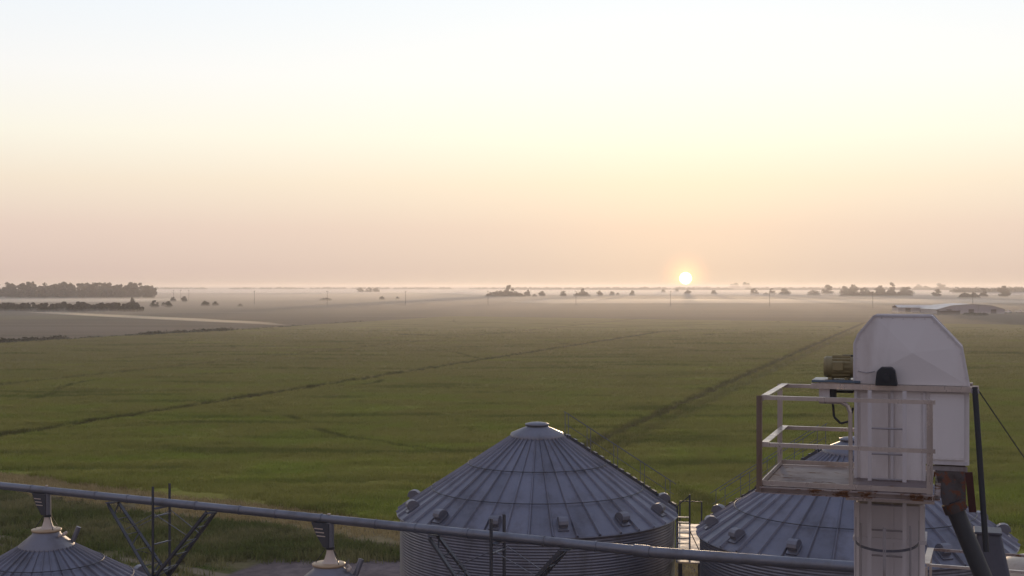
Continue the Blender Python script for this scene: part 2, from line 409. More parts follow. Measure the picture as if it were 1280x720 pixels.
def scatter(name, pts, src, smin, smax, label, cat):
    me = bpy.data.meshes.new(name); me.vertices.add(len(pts)); me.vertices.foreach_set('co', np.asarray(pts, np.float32).ravel()); me.update()
    o = bpy.data.objects.new(name, me); COL.objects.link(o); me.materials.append(src.data.materials[0])
    g = bpy.data.node_groups.new(name, 'GeometryNodeTree')
    g.interface.new_socket('Geometry', in_out='INPUT', socket_type='NodeSocketGeometry')
    g.interface.new_socket('Geometry', in_out='OUTPUT', socket_type='NodeSocketGeometry')
    gi = g.nodes.new('NodeGroupInput'); go = g.nodes.new('NodeGroupOutput')
    oi = g.nodes.new('GeometryNodeObjectInfo'); oi.inputs['Object'].default_value = src; oi.inputs['As Instance'].default_value = True
    ip = g.nodes.new('GeometryNodeInstanceOnPoints'); mp = g.nodes.new('GeometryNodeMeshToPoints')
    rr = g.nodes.new('FunctionNodeRandomValue'); rr.data_type = 'FLOAT_VECTOR'
    rr.inputs[0].default_value = (-.15,-.15,0); rr.inputs[1].default_value = (.15,.15,6.283)
    rs = g.nodes.new('FunctionNodeRandomValue'); rs.data_type = 'FLOAT'; rs.inputs[2].default_value = smin; rs.inputs[3].default_value = smax
    g.links.new(gi.outputs[0], mp.inputs[0]); g.links.new(mp.outputs[0], ip.inputs['Points'])
    g.links.new(oi.outputs['Geometry'], ip.inputs['Instance'])
    g.links.new(rr.outputs[0], ip.inputs['Rotation']); g.links.new(rs.outputs[1], ip.inputs['Scale'])
    g.links.new(ip.outputs[0], go.inputs[0])
    md = o.modifiers.new('scatter', 'NODES'); md.node_group = g
    return tag(o, label, cat, kind='stuff')

rng = np.random.default_rng(5)
def in_view(x, y, m=1.12): return abs(x/y) < .4*m
# crop tufts
pts = []
def crop_points(n, y0, y1, q):
    x = rng.uniform(-.46, .46, n); y = np.sqrt(rng.uniform(y0*y0, y1*y1, n)); x = x*y
    return np.stack([x, y], 1)
for n, y0, y1 in ((1080000, 95, 600),):
    P = crop_points(n, y0, y1, 0)
    pr = np.minimum(1, (185/P[:,1])**2)*np.clip((610-P[:,1])/150, 0, 1)
    P = P[rng.random(len(P)) < pr]
    s_ = (P[:,0]-NE0.x)*NN.x+(P[:,1]-NE0.y)*NN.y
    sl = P[:,0]*LP.x+P[:,1]*LP.y
    wob = 1.4*np.sin(P[:,0]*.35+P[:,1]*.2)+.6*np.sin(P[:,0]*1.3); keepr = rng.random(len(P)) < .22
    ok = (s_ > .4+wob*.6) & (sl > LEFT_OFF+2.5)
    for o_, hw, st in LEVEES: ok &= (np.abs(sl-o_+.35*wob) > hw*(.55+.35*st)) | keepr
    P = P[ok]
    zz = np.array([.12+.26*mn.noise(Vector(((x*.98+y*.2)*.07, (y*.98-x*.2)*.28, 0)))+.10*mn.noise(Vector((x*.4, y*.7, 3))) for x, y in P])
    pts.append(np.concatenate([P, zz[:,None]], 1))
pts = np.concatenate(pts)
tuft = blade_mesh('crop_tuft', M['cropblade'], 16, .42, .68, .05, .7)
scatter('crop', pts, tuft, .8, 1.25, 'dense green rice crop standing over the broad field', 'crop')
# rough grass between field and bins
P = crop_points(110000, 78, 150, 0)
s_ = (P[:,0]-NE0.x)*NN.x+(P[:,1]-NE0.y)*NN.y
nz = np.array([mn.noise(Vector((x*.12, y*.12, 0)))+.6*mn.noise(Vector((x*.45, y*.45, 2))) for x, y in P])
gravel = (P[:,0]+rng.normal(0,1.5,len(P)) > -23) & (P[:,1]+rng.normal(0,.8,len(P)) < 93.5)
okg = (s_ < -8.5+2.5*nz) & (nz + rng.normal(0,.30,len(P)) > -.28) & ~gravel
for k in (-21.5, -23.4, -30, -32): okg &= np.abs(s_-k) > .45+.4*rng.random(len(P))
gpts = np.concatenate([P[okg], np.zeros((okg.sum(),1))], 1)
scatter('grass', gpts, blade_mesh('grass_tuft', M['grass'], 14, .35, .42, .045, .9), .5, 1.7, 'rough green weeds between the bins and the crop field', 'grass')
okd = (s_ > -6+nz*4+rng.normal(0,1.0,len(P))) & (s_ < 1.2) & (rng.random(len(P)) < .7)
gpts = np.concatenate([P[okd], np.zeros((okd.sum(),1))], 1)
scatter('dry_grass', gpts, blade_mesh('dry_grass_tuft', M['drygrass'], 12, .35, .35, .04, .9), .5, 1.4, 'dry tan grass strip along the near edge of the field', 'grass')

# ------------------------------------------------------------------ grain bins
def roof_vent_mb(r0, z0, slope, az, w=.34):
    """hooded vent at roof radius r0; profile in the radial plane (s outwards, t up)"""
    prof = [(-.27, -.02), (-.27, .14), (-.22, .26), (-.11, .34), (.03, .36), (.15, .32), (.22, .22), (.24, .09), (.17, .09), (.08,-.28*slope*.9)]
    rad = Vector((math.cos(az), math.sin(az), 0)); tan_ = Vector((-math.sin(az), math.cos(az), 0))
    o = rad*r0 + Vector((0,0,z0)) - tan_*(w/2)
    mb = MB().prism(prof, o, rad, Vector((0,0,1)), tan_*w)
    mb.box(o+tan_*(w/2)+rad*.02+Vector((0,0,.02-.0)), (.50, w+.06, .05), (Vector((rad.x, rad.y, -slope)).normalized(), tan_, Vector((rad.x*slope, rad.y*slope, 1)).normalized()))
    return mb

def make_bin(name, R, eave, slope, cap_r, nseam, nvent, vent0, ring_r, group, label, cat='grain bin', skirt=1.05, wall_h=None, hi=1):
    root = empty(name, (0,0,0), label=label, cat=cat, group=group)
    # corrugated wall
    seg = 160; pitch = .105; prof = []; z = .15
    while z < eave-.04:
        for k in range(6):
            prof.append((R-.06+.010*math.cos(2*PI*k/6), z+pitch*k/6))
        z += pitch
    prof.append((R-.06, eave-.02))
    w = MB().lathe(prof, seg)
    w.build('wall', M['galv'], root, fixn=False)
    MB().lathe([(R+.25, 0), (R+.25, .15), (0, .15)], 64, False).build('foundation', M['deckc'], root, fixn=False)
    ztop = eave + slope*R
    zr = lambda r: ztop - slope*r
    rf = MB().lathe([(R+.05, zr(R+.05)-.07), (R+.06, zr(R+.06)), (ring_r[1], zr(ring_r[1])), (ring_r[0], zr(ring_r[0])), (skirt, zr(skirt))], nseam*2, False)
    for i in range(nseam):
        a = 2*PI*(i+.5)/nseam; ca, sa = math.cos(a), math.sin(a); t = Vector((-sa, ca, 0)); n_ = Vector((ca*slope, sa*slope, 1)).normalized()
        r1, r0 = R+.065, skirt*.98
        p1 = Vector((ca*r1, sa*r1, zr(r1))); p0 = Vector((ca*r0, sa*r0, zr(r0)))
        w1, w0, h = .06, .03, .085
        q = [p1-t*w1, p1+t*w1, p1+t*w1*.35+n_*h, p1-t*w1*.35+n_*h, p0-t*w0, p0+t*w0, p0+t*w0*.35+n_*h*.7, p0-t*w0*.35+n_*h*.7]
        rf.add(q, [(0,1,2,3),(4,7,6,5),(0,3,7,4),(1,5,6,2),(3,2,6,7)])
    rf.build('roof', M['roof'], root)
    for rr_ in ring_r:
        rg = MB().torus(rr_, .018, zr(rr_)+.09, 96, 6)
        rg.build('roof_ring', M['galv_old'], root, fixn=False)
    e_ = MB().torus(R+.045, .035, zr(R+.05)-.045, 128, 6); e_.build('eave_trim', M['galv'], root, fixn=False)
    for i in range(nvent):
        az = vent0 + 2*PI*i/nvent
        roof_vent_mb(R-.42, zr(R-.42), slope, az).build('roof_vent', M['galv'], root, bevel=.012)
    return root, zr

m_, nt_, b_ = new_mat('bin_concrete'); b_.inputs['Base Color'].default_value = (.3,.28,.26,1); b_.inputs['Roughness'].default_value = .9
nn_ = noisef(nt_, None, 5, 5); cc_ = mixc(nt_, nn_, (.22,.2,.19), (.36,.33,.31)); nt_.links.new(cc_, b_.inputs['Base Color'])
M['deckc'] = m_

EAVE = H-8.9; SL = .655
def fill_cap(root, zr, skirt, cap_r, mat='galv', lidmat='galv'):
    z0 = zr(skirt)
    c = MB().lathe([(skirt+.03, z0-.03), (skirt+.03, z0+.07), (skirt-.02, z0+.16), (cap_r+.06, z0+.40), (cap_r+.03, z0+.45)], 48)
    c.build('cap_skirt', M[mat], root, fixn=False)
    for i in range(1):
        MB().lathe([(cap_r+.03, z0+.45), (cap_r+.07, z0+.45), (cap_r+.08, z0+.52), (cap_r*.75, z0+.565), (cap_r*.4, z0+.585), (0.001, z0+.59)], 40).build('lid', M[lidmat], root, fixn=False)
    return z0+.765

def roof_stair(root, zr, R, az, lift=.10):
    """ladder steps and two handrails running down the roof at azimuth az (local)"""
    rad = Vector((math.cos(az), math.sin(az), 0)); t = Vector((-math.sin(az), math.cos(az), 0)); up = Vector((0,0,1))
    P = lambda r, s, h: rad*r + t*s + up*(zr(r)+h)
    st = MB(); r = 1.25
    st.bar(P(1.15, -.30, .12), P(R+.15, -.30, .12), .04, .10); st.bar(P(1.15, .30, .12), P(R+.15, .30, .12), .04, .10)
    while r < R+.1:
        st.box(P(r, 0, .17), (.16, .62, .03), (rad, t, up)); r += .27
    st.build('roof_steps', M['galv_old'], root)
    for s in (-.36, .36):
        hr = MB()
        rs = [1.2, 2.1, 3.2, 4.3, R-.15]
        for r in rs: hr.tube(P(r, s, .02), P(r, s, 1.02), .014, 6)
        hr.tube(P(1.15, s, 1.02), P(R+.1, s, 1.02), .015, 6); hr.tube(P(1.2, s, .55), P(R, s, .55), .011, 6)
        hr.build('handrail', M['pipe'], root)

bin1, zr1 = make_bin('grain_bin', 5.5, EAVE, SL, .4, 40, 13, 0, (2.75, 4.2), 'large corrugated grain bins',
                     'large corrugated grain bin behind the conveyor tube, its whole conical roof in view')
top1 = fill_cap(bin1, zr1, 1.05, .40)
base_children = list(bin1.children)
bin2 = bin1.copy(); COL.objects.link(bin2)
for ch in base_children:
    c_ = ch.copy(); COL.objects.link(c_); c_.parent = bin2
bin2['label'] = 'large corrugated grain bin partly hidden behind the white elevator head and railed platform'
B1 = Vector((1.0, 51.0, 0)); B2 = Vector((12.25, 46.0, 0))
bin1.location = B1; bin1.rotation_euler.z = R_(-90+9.3)
bin2.location = B2; bin2.rotation_euler.z = R_(-90+6+13)
def stair_world(root, zr, az): roof_stair(root, zr, 5.5, az-root.rotation_euler.z)
stair_world(bin1, zr1, R_(8)); stair_world(bin2, zr1, R_(180-38))

# walkway between the two large bins
mid = Vector((7.38, 53.0, 0))
wk = empty('catwalk', (mid.x, mid.y, 0), rz=R_(-7.9), label='narrow galvanised catwalk with stair between the two large bins', cat='catwalk')
zc = H-10.6
d_ = MB().box((0.05,.0,zc), (1.15,8.0,.05)); d_.build('deck', M['glowmetal'], wk)
st = MB()
for k in range(9): st.box((-.28,-3.8+.09*k, zc+.10+.185*k), (.46,.16,.035))
st.bar((-.53,-3.85,zc),( -.53,-3.0,zc+1.75), .04,.10); st.bar((-.03,-3.85,zc),(-.03,-3.0,zc+1.75),.04,.10)
st.build('stair', M['pipe'], wk)
for x, y, h in ((-.02,-3.2,2.5),(-.5,-3.0,2.0),(-.45,3.6,1.1),(.5,3.6,1.1)): MB().tube((x,y,zc),(x,y,zc+h),.035,8).build('post', M['galv_old'], wk)
for a, b_ in (((-.5,-3.0,zc+2.0),(-.02,-3.2,zc+2.45)),((-.02,-3.2,zc+1.1),(.5,-3.7,zc+.1)),((-.45,3.6,zc+1.1),(.5,3.6,zc+1.1))): MB().tube(a,b_,.02,6).build('rail', M['galv_old'], wk)
for x in (-.4,.4):
    for y in (-3.7, 3.7): MB().bar((x,y,0),(x,y,zc-.03),.12).build('leg', M['galv_old'], wk)

# ------------------------------------------------------------------ overhead conveyor
CD = Vector((.887,-.461,0)).normalized(); CN = Vector((.461,.887,0)).normalized()
HP = H-7.8
def conv_at(x):                       # plan point of the conveyor line seen at photo column x
    k = (x-640)/F; Z = 39.7/(1+.519*k); return Vector((k*Z, Z, 0))
J = conv_at(803)
cv = empty('conveyor', (J.x, J.y, 0), label='long galvanised overhead conveyor tube crossing in front of the bins', cat='conveyor')
Lc = lambda p, z: Vector((p.x-J.x, p.y-J.y, z))
pA = conv_at(-140)
tb = MB().tube(Lc(pA, HP), Lc(J, HP), .145, 24)
tb.build('tube', M['pipe'], cv, fixn=False)
Zb = 34.5; pB = Vector(((1130-640)/F*Zb, Zb, 0)); hB = (713.5-358)*Zb/F
tb = MB().tube(Lc(J, HP-.01), Lc(pB, H-hB), .155, 24); tb.build('tube', M['pipe'], cv, fixn=False)
def collar(p, r=.17, ln=.14, z=HP): return MB().tube(Lc(p-CD*ln/2, z), Lc(p+CD*ln/2, z), r, 20)
for x in (-60, 40, 120, 160, 245, 300, 345, 402, 470, 520, 585, 680, 745, 803): collar(conv_at(x), .162 if x != 803 else .18, .07 if x != 803 else .5).build('collar', M['pipe'], cv)

def support(x, first):
    p = conv_at(x); t = empty('conveyor_support', (p.x, p.y, 0), rz=math.atan2(CD.y, CD.x), cat='support frame',
        group='steel support frames under the overhead conveyor',
        label=first)
    z = HP; zf = z-2.75; w = .43
    for s in (-1, 1):
        MB().angle((0, s*w, 0), (0, s*w, z+.62), .10, .012, up=(0,1,0)).build('post', M['galv_old'], t)
    for k in (z-.45, z-1.45, z-2.45, z-4, z-6, z-8): MB().bar((0,-w,k), (0,w,k), .06, .04).build('rung', M['pipe'], t)
    for side in (-1, 1):
        br = MB(); top = 2.35*side
        for s in (-1, 1):
            br.angle((0, s*w*1.0, zf), (top, s*w*.60, z-.17), .13, .014, up=(0,1,0))
        n = 5
        for i in range(n):
            f0 = (i+.35)/n; f1 = (i+.95)/n
            q = lambda f, s: Vector((top*f, s*w*(1-.45*f), zf+(z-.17-zf)*f))
            a, b_ = (q(f0,-1), q(f1,1)) if i % 2 == 0 else (q(f0,1), q(f1,-1))
            br.bar(a, b_, .045, .02)
            br.bar(q(f1,-1), q(f1,1), .05, .02)
        br.build('brace', M['galv_old'], t)
        for s in (-1, 1): MB().tube((0, s*w, z-.35), (top*.62, s*w*.7, zf+(z-zf)*.62), .014, 6).build('tie_rod', M['pipe'], t)
        MB().box((top, 0, z-.165), (.28, .62, .02)).build('saddle', M['pipe'], t)
    MB().box((0, 0, z-.175), (.16, .82, .05)).build('crosshead', M['pipe'], t)
    MB().box((0, 0, .1), (1.2,1.4,.2)).build('footing', M['deckc'], t)
support(203, 'V braced conveyor support standing against the grass beside the bin with tan lid')
support(624, 'V braced conveyor support standing in front of the large corrugated bin')

# small bins under the conveyor
SR = 4.2; SZ = H-9.33; SSL = .577
def make_small(x, label):
    p = conv_at(x)
    skirt = 1.0
    root, zr = make_bin('small_grain_bin', SR, SZ-.60-SSL*(SR-skirt)+.0, SSL, .5, 36, 9, 0, (2.1, 3.2), 'smaller grain bins under the conveyor', label, skirt=skirt)
    z0 = zr(skirt)
    MB().lathe([(skirt+.03, z0-.03), (skirt+.03, z0+.06), (.52, z0+.48), (.50,z0+.60)], 48).build('cap_skirt', M['galv'], root, fixn=False)
    MB().lathe([(.50,z0+.58), (.54,z0+.58), (.56,z0+.65), (.47,z0+.68), (.001,z0+.70)], 40).build('lid', M['tanlid'], root, fixn=False)
    az = R_(15); rad = Vector((math.cos(az), math.sin(az), 0))
    q = rad*.95+Vector((0,0,zr(.95)+.1)); MB().tube(q, q+rad*.22+Vector((0,0,.55)), .095, 14).build('vent_pipe', M['galv'], root)
    for a_ in (-28, -8, 14):
        v_ = Vector((math.cos(R_(a_)), math.sin(R_(a_)), 0))*.70+Vector((0,0,zr(.70)+.30))
        MB().lathe([(.001,.07),(.05,.05),(.065,0),(.05,-.06),(.001,-.07)], 10, c=v_).build('clamp', M['cream'], root, fixn=False)
    root.location = (p.x, p.y, 0)
    return root, z0+.70, p
sb1, zlid, pS1 = make_small(58, 'smaller conical roofed bin with tan lid and ribbed roof under the conveyor')
sb2 = copy_tree(sb1); pS2 = conv_at(411); sb2.location = (pS2.x, pS2.y, 0); sb2.rotation_euler.z = R_(14)
sb2['label'] = 'smaller bin beside the large corrugated bin, only its lid fittings in view'

def drop_spout(p, label):
    t = empty('drop_spout', (p.x, p.y, 0), rz=math.atan2(CD.y, CD.x), label=label, cat='spout', group='spouts dropping from the conveyor to the small bins')
    z = HP
    MB().prism([(-.62,0),(.10,0),(.10,-.80),(-.12,-.80),(-.40,-.42)], (0,.16,z-.13), (1,0,0), (0,0,1), (0,-.32,0)).build('gate_box', M['galv_old'], t, bevel=.01)
    for k in range(3): MB().box((-.30+.05*k,-.170,z-.32-.12*k), (.34,.012,.03)).build('latch_bar', M['cream'], t)
    MB().tube((.06,0,z-.10),(.06,0,z-.95),.125,18).build('pipe', M['pipe'], t)
    MB().tube((.06,0,z-.92),(.06,0,z-1.0),.15,18).build('clamp_band', M['black'], t)
    MB().lathe([(.12, z-1.0),(.14,z-1.15),(.20, z-1.35),(.29, zlid-.02)], 24, c=(.06,0,0)).build('cone', M['cream'], t, fixn=False)
    for a_ in (-160, -20, 90): MB().tube((.06,0,z-.75), (.06+.50*math.cos(R_(a_)), .50*math.sin(R_(a_)), zlid-.02), .014, 6).build('guy_wire', M['black'], t)
    MB().lathe([(.001,0),(.05,.0),(.05,.05),(.001,.06)],10,c=(0,0,z+.142)).build('inspection_cap', M['cream'], t, fixn=False)
drop_spout(pS1, 'drop spout with cream cone feeding the bin that has the tan lid')
drop_spout(pS2, 'drop spout with cream cone beside the large corrugated bin')

# ------------------------------------------------------------------ bucket elevator
FLx, FLy = 2.93, 15.0
AU = Vector((.9455,-.3256,0)); AV = Vector((.3256,.9455,0)); RZ = math.atan2(AU.y, AU.x)
Zf = H-2.33
FLv = Vector((FLx, FLy, 0))
# platform -----------------------------------------------------------
pf = empty('service_platform', (FLx, FLy, 0), rz=RZ, label='railed rusty steel service platform around the white elevator head', cat='platform')
W_, D_ = 1.9, 1.9
dk = MB().box((W_/2-.22*0, D_/2, Zf-.02), (W_-.02, D_-.02, .03)); dk.build('deck', M['deckplate'], pf)
def channel(a, b, h=.07, w=.06, z=0, flip=1):
    a = Vector(a); b = Vector(b); mb = MB(); mb.bar(a, b, .010, h)
    X = (b-a).normalized().cross(Vector((0,0,1)))*flip
    for s in (-1, 1): mb.bar(a+X*(w/2)+Vector((0,0,s*(h/2-.006))), b+X*(w/2)+Vector((0,0,s*(h/2-.006))), w, .012)
    return mb
channel((-.02,-.02,Zf-.045), (W_+.02,-.02,Zf-.045)).build('edge_channel', M['deck'], pf)
channel((W_+.02,D_+.02,Zf-.045), (-.02,D_+.02,Zf-.045)).build('edge_channel', M['deck'], pf)
channel((-.02,D_,Zf-.045), (-.02,0,Zf-.045)).build('edge_channel', M['deck'], pf)
channel((W_+.02,0,Zf-.045), (W_+.02,D_,Zf-.045)).build('edge_channel', M['deck'], pf)
for a, b in (((0,0),(W_,0)), ((0,D_),(W_,D_)), ((0,0),(0,D_))):
    MB().bar((a[0],a[1],Zf+.03), (b[0],b[1],Zf+.03), .008, .055).build('toe_board', M['rail'], pf)
zr_ = Zf+1.05; zm = Zf+.50
for (x, y, zb) in ((0,0,Zf-.08),(0,D_,Zf-.08),(W_,0,Zf-.09)):
    MB().angle((x,y,zb),(x,y,zr_), .06, .008, up=(0,1,0)).build('post', M['brownpost' if (x, y) == (0,0) else 'rail'], pf)
for z in (zr_, zm):
    MB().angle((0,-.012,z),(W_+.03,-.012,z), .046, .008, flip=-1).build('rail', M['rail'], pf)
    MB().angle((0,D_,z),(W_*.62,D_,z), .046, .008, flip=-1).build('rail', M['rail'], pf)
    MB().angle((-.004,0,z+.008),(-.004,D_,z+.008), .078, .008, flip=1).build('rail', M['rail'], pf)
# curved grab rail of the ladder opening
gx = 1.0
pts_ = [(gx-.35,.02,zr_-.05),(gx-.10,.03,zr_-.05),(gx-.03,.03,zr_-.09),(gx,.03,zr_-.17),(gx+.01,.03,Zf-.02)]
MB().path(pts_, .024, 8).build('grab_rail', M['rail'], pf)
MB().bar((W_*.50,.05,Zf-.105),(W_+.02,.05,Zf-.105),.05,.04).build('bracket', M['rail'], pf)
MB().box((W_*.75,.5,Zf-.115),(.9,.8,.04)).build('bracket', M['darkpipe'], pf)

# elevator --------------------------------------------------------------
el = empty('bucket_elevator', (FLx, FLy, 0), rz=RZ, label='white painted bucket elevator head and casing rising through the platform', cat='elevator')
y0 = 1.0; hd = .62
xa, xb = .975, 2.30
zfl = H-1.20; ztop = H-.356
hoodp = [(xa, zfl+.015), (xa+.0, zfl+.50), (xa+.05,zfl+.62), (xa+.235, ztop), (xa+.90, ztop), (xa+1.245, zfl+.47), (xb, zfl+.015)]
# cross broken front panel (shallow pyramid)
n = len(hoodp); cx = xa+.68; cz = zfl+.40
mb = MB()
fr = [Vector((x, y0, z)) for x, z in hoodp]; bk = [Vector((x, y0+hd, z)) for x, z in hoodp]
mb.add(fr+[Vector((cx, y0-.045, cz))], [(i, (i+1) % n, n) for i in range(n)])
mb.add(fr+bk, [(i, (i+1) % n, (i+1) % n+n, i+n) for i in range(n)])
mb.add(bk+[Vector((cx, y0+hd+.04, cz))], [(i, (i+1) % n, n) for i in range(n)])
hood = mb.build('hood', M['white'], el)
rim = MB()
for i in range(n-1):
    a, b_ = hoodp[i], hoodp[i+1]
    for yy in (y0-.004, y0+hd+.004): rim.bar((a[0], yy, a[1]), (b_[0], yy, b_[1]), .022, .022, up=(0,1,0))
for i in range(n-1):
    a, b_ = Vector((hoodp[i][0], 0, hoodp[i][1])), Vector((hoodp[i+1][0], 0, hoodp[i+1][1]))
    k = max(1, int((b_-a).length/.12))
    for j in range(k):
        q = a+(b_-a)*((j+.5)/k); q2 = q+(Vector((cx,0,cz))-q).normalized()*.035
        rim.tube((q2.x, y0-.012, q2.z), (q2.x, y0+.004, q2.z), .009, 6)
rim.build('hood_rim', M['white2'], hood)
# flange / angle frame between hood and body, running left as motor support
MB().angle((.47, y0-.07, zfl+.01), (xb+.05, y0-.07, zfl+.01), .065, .01, flip=-1).build('flange', M['rail'], el)
fl = MB().angle((.47, y0+hd+.05, zfl+.01), (xb+.05, y0+hd+.05, zfl+.01), .065, .01, flip=1)
fl.build('flange', M['rail'], el)
MB().box((xb+.07, y0-.05, zfl+.0), (.07,.07,.05)).build('flange_lug', M['cream'], el, bevel=.008)
# body
zbb = H-2.13
bd = MB().box(((1.80+xb)/2+.002, y0+hd/2, (zfl+zbb)/2-.005), (xb-1.80-.004, hd-.02, zfl-zbb-.01))
bd.build('discharge_box', M['white'], el, bevel=.006)
bd = MB().box(((xa+1.80)/2, y0+hd/2+.004, (zfl+Zf-.3)/2), (1.80-xa-.01, hd-.02, zfl-Zf+.28)); 
bd.build('head_body', M['white'], el, bevel=.006)
# seams on the body
for x in (xa+.02, 1.42, 1.79): MB().bar((x, y0-.008, Zf-.25), (x, y0-.008, zfl-.03), .035, .012, up=(0,1,0)).build('panel_seam', M['white2'], el)
MB().bar((1.84, y0-.004, zbb+.02), (xb-.02, y0-.004, zbb+.02), .04, .012, up=(0,1,0)).build('panel_seam', M['white2'], el)
for x0_, x1_ in ((xa+.05, 1.40), (1.83, xb-.03)):
    pd = MB()
    zlo, zhi = (Zf-.18, zfl-.10) if x1_ < 1.8 else (zbb+.06, zfl-.08)
    pd.box(((x0_+x1_)/2, y0-.004+(.004 if x1_ < 1.8 else -.006), (zlo+zhi)/2), (x1_-x0_-.05, .010, zhi-zlo))
    for kx in range(5):
        for zz_ in (zlo+.03, zhi-.03):
            xx_ = x0_+.05+(x1_-x0_-.10)*kx/4; pd.tube((xx_, y0-.026, zz_), (xx_, y0-.002, zz_), .010, 6)
    pd.build('access_panel', M['white'], el, bevel=.002)
# bearing with guard
bg = MB().prism([(-.13,-.02),(.13,-.02),(.10,.16),(.06,.20),(-.06,.20),(-.11,.15)], (1.36,y0-.20,zfl+.03),(1,0,0),(0,0,1),(0,.19,0))
bg.build('bearing', M['black'], el, bevel=.012)
MB().tube((1.36,y0-.26,zfl+.11),(1.36,y0-.19,zfl+.11),.045,14).build('shaft_end', M['black'], el)
MB().path([(1.22,y0-.03,zfl+.17),(1.12,y0-.03,zfl+.15),(1.02,y0-.02,zfl+.17)],.006,6).build('grease_line', M['steel'], el)
# casing trunk below
tr = MB().box(((xa+1.80)/2, y0+hd/2, (Zf-.32)/2+.0), (1.80-xa-.03, hd-.06, Zf-.32)); tr.build('casing', M['white2'], el, bevel=.008)
z = Zf-.75
while z > 0: 
    MB().box(((xa+1.80)/2, y0+hd/2, z), (1.80-xa+.03, hd+.0, .05)).build('casing_flange', M['white2'], el); z -= 2.4
for x in (xa+.03, 1.77): MB().bar((x, y0+.018, 0), (x, y0+.018, Zf-.3), .06, .02, up=(0,1,0)).build('corner_trim', M['white'], el)
MB().bar((1.42, y0+.022, 0), (1.42, y0+.022, Zf-.3), .03, .02, up=(0,1,0)).build('corner_trim', M['white2'], el)

# ladder with cage, in front of casing
ld = empty('caged_ladder', (FLx, FLy, 0), rz=RZ, label='caged steel ladder climbing the elevator casing below the platform', cat='ladder')
lx = 1.37; ly = y0-.18
for s in (-1, 1): MB().bar((lx+s*.20, ly, 0), (lx+s*.20, ly, zfl-.05), .045, .03, up=(0,1,0)).build('stile', M['white2'], ld)
z = .3
while z < Zf+.9: MB().tube((lx-.2,ly,z),(lx+.2,ly,z),.012,6).build('rung', M['steel'], ld); z += .305
z = Zf-.72
zs = []
while z > 3: zs.append(z); z -= 1.2
for z in zs:
    P_ = [Vector((lx+.36*math.cos(a), ly-.02-.60*math.sin(a), z)) for a in [PI*i/14 for i in range(15)]]
    cg = MB()
    for a, b_ in zip(P_, P_[1:]): cg.bar(a, b_, .008, .030)
    cg.build('cage_hoop', M['greyduct'], ld)
for a in (.0, PI*.22, PI*.5, PI*.78, PI):
    MB().bar((lx+.36*math.cos(a), ly-.02-.60*math.sin(a), zs[-1]), (lx+.36*math.cos(a), ly-.02-.60*math.sin(a), Zf-.45), .035, .006, up=(math.cos(a), -math.sin(a), 0)).build('cage_bar', M['steel'], ld)

# motor and drive
mt = empty('drive_motor', (FLx, FLy, 0), rz=RZ, label='small ochre electric motor on a blue grey plate beside the elevator hood', cat='motor')
MB().box((.76, y0+.22, zfl+.035), (.58,.5,.03)).build('mount_plate', M['blueplate'], mt, bevel=.006)
mo = MB().tube((.55+.08, y0+.22, zfl+.20), (.98, y0+.22, zfl+.20), .13, 24)
for i in range(16):
    a = 2*PI*i/16; mo.bar((.70, y0+.22+.135*math.cos(a), zfl+.20+.135*math.sin(a)), (.92, y0+.22+.135*math.cos(a), zfl+.20+.135*math.sin(a)), .012, .02)
mo.build('motor_body', M['motor'], mt, bevel=.004)
MB().tube((.60, y0+.22, zfl+.20), (.635, y0+.22, zfl+.20), .118, 24, r2=.135).build('fan_cover', M['motor'], mt)
MB().box((.78, y0+.05, zfl+.22), (.13,.09,.11)).build('terminal_box', M['motor'], mt, bevel=.01)
for s in (-.1,.1): MB().box((.78+s, y0+.22, zfl+.06), (.05,.26,.04)).build('foot', M['motor'], mt)
MB().box((.90, y0+.25, zfl+.335), (.16,.05,.03)).build('hanger', M['black'], mt)
gb = empty('gear_reducer', (FLx, FLy, 0), rz=RZ, label='dark shaft mounted reducer hanging under the motor plate', cat='gearbox')
MB().box((.62, y0+.05, zfl-.14), (.13,.10,.20)).build('housing', M['white2'], gb, bevel=.01)
MB().box((.72, y0+.1, zfl-.13), (.07,.16,.17)).build('bracket', M['black'], gb, bevel=.01)
MB().box((.83, y0+.2, zfl-.10), (.26,.2,.03)).build('guard', M['black'], gb, bevel=.01)
MB().path([(.70,y0+.2,zfl-.2),(.72,y0+.2,zfl-.42),(.80,y0+.2,zfl-.50),(.90,y0+.2,zfl-.47),(.95,y0+.2,zfl-.3)],.016,6).build('hose', M['black'], gb)

# discharge: rusty transition, dark spout, rod
sp = empty('discharge_spout', (FLx, FLy, 0), rz=RZ, label='dark spout with rusty transition slanting down from the elevator discharge', cat='spout')
def loc_px(x, y, Z):       # world point at photo pixel and depth -> local to elevator frame
    p = Vector(((x-640)/F*Z, Z, H-(y-YH)*Z/F)); q = p-Vector((FLx, FLy, 0))
    return Vector((q.dot(AU), q.dot(AV), p.z))
A0 = [Vector((1.90,y0+.06,zbb-.02)),Vector((2.26,y0+.06,zbb-.02)),Vector((2.26,y0+.5,zbb-.02)),Vector((1.90,y0+.5,zbb-.02))]
c1 = loc_px(1193, 632, 15.1)
A1 = [c1+Vector((-.13,-.12,.02)), c1+Vector((.13,-.12,-.03)), c1+Vector((.13,.14,-.03)), c1+Vector((-.13,.14,.02))]
MB().add(A0+A1, [(0,1,2,3),(4,7,6,5),(0,4,5,1),(1,5,6,2),(2,6,7,3),(3,7,4,0)]).build('transition', M['rusty'], sp, bevel=.006)
e1 = loc_px(1262, 800, 14.9)
MB().tube(c1+Vector((-.03,0,.05)), e1, .102, 24).build('spout_pipe', M['darkpipe'], sp)
MB().tube(c1+Vector((-.02,0,.04)), c1+(e1-c1).normalized()*.07, .135, 24).build('spout_collar', M['rusty'], sp)
pl = loc_px(1211, 590, 15.05); pm = loc_px(1216, 640, 15.05)
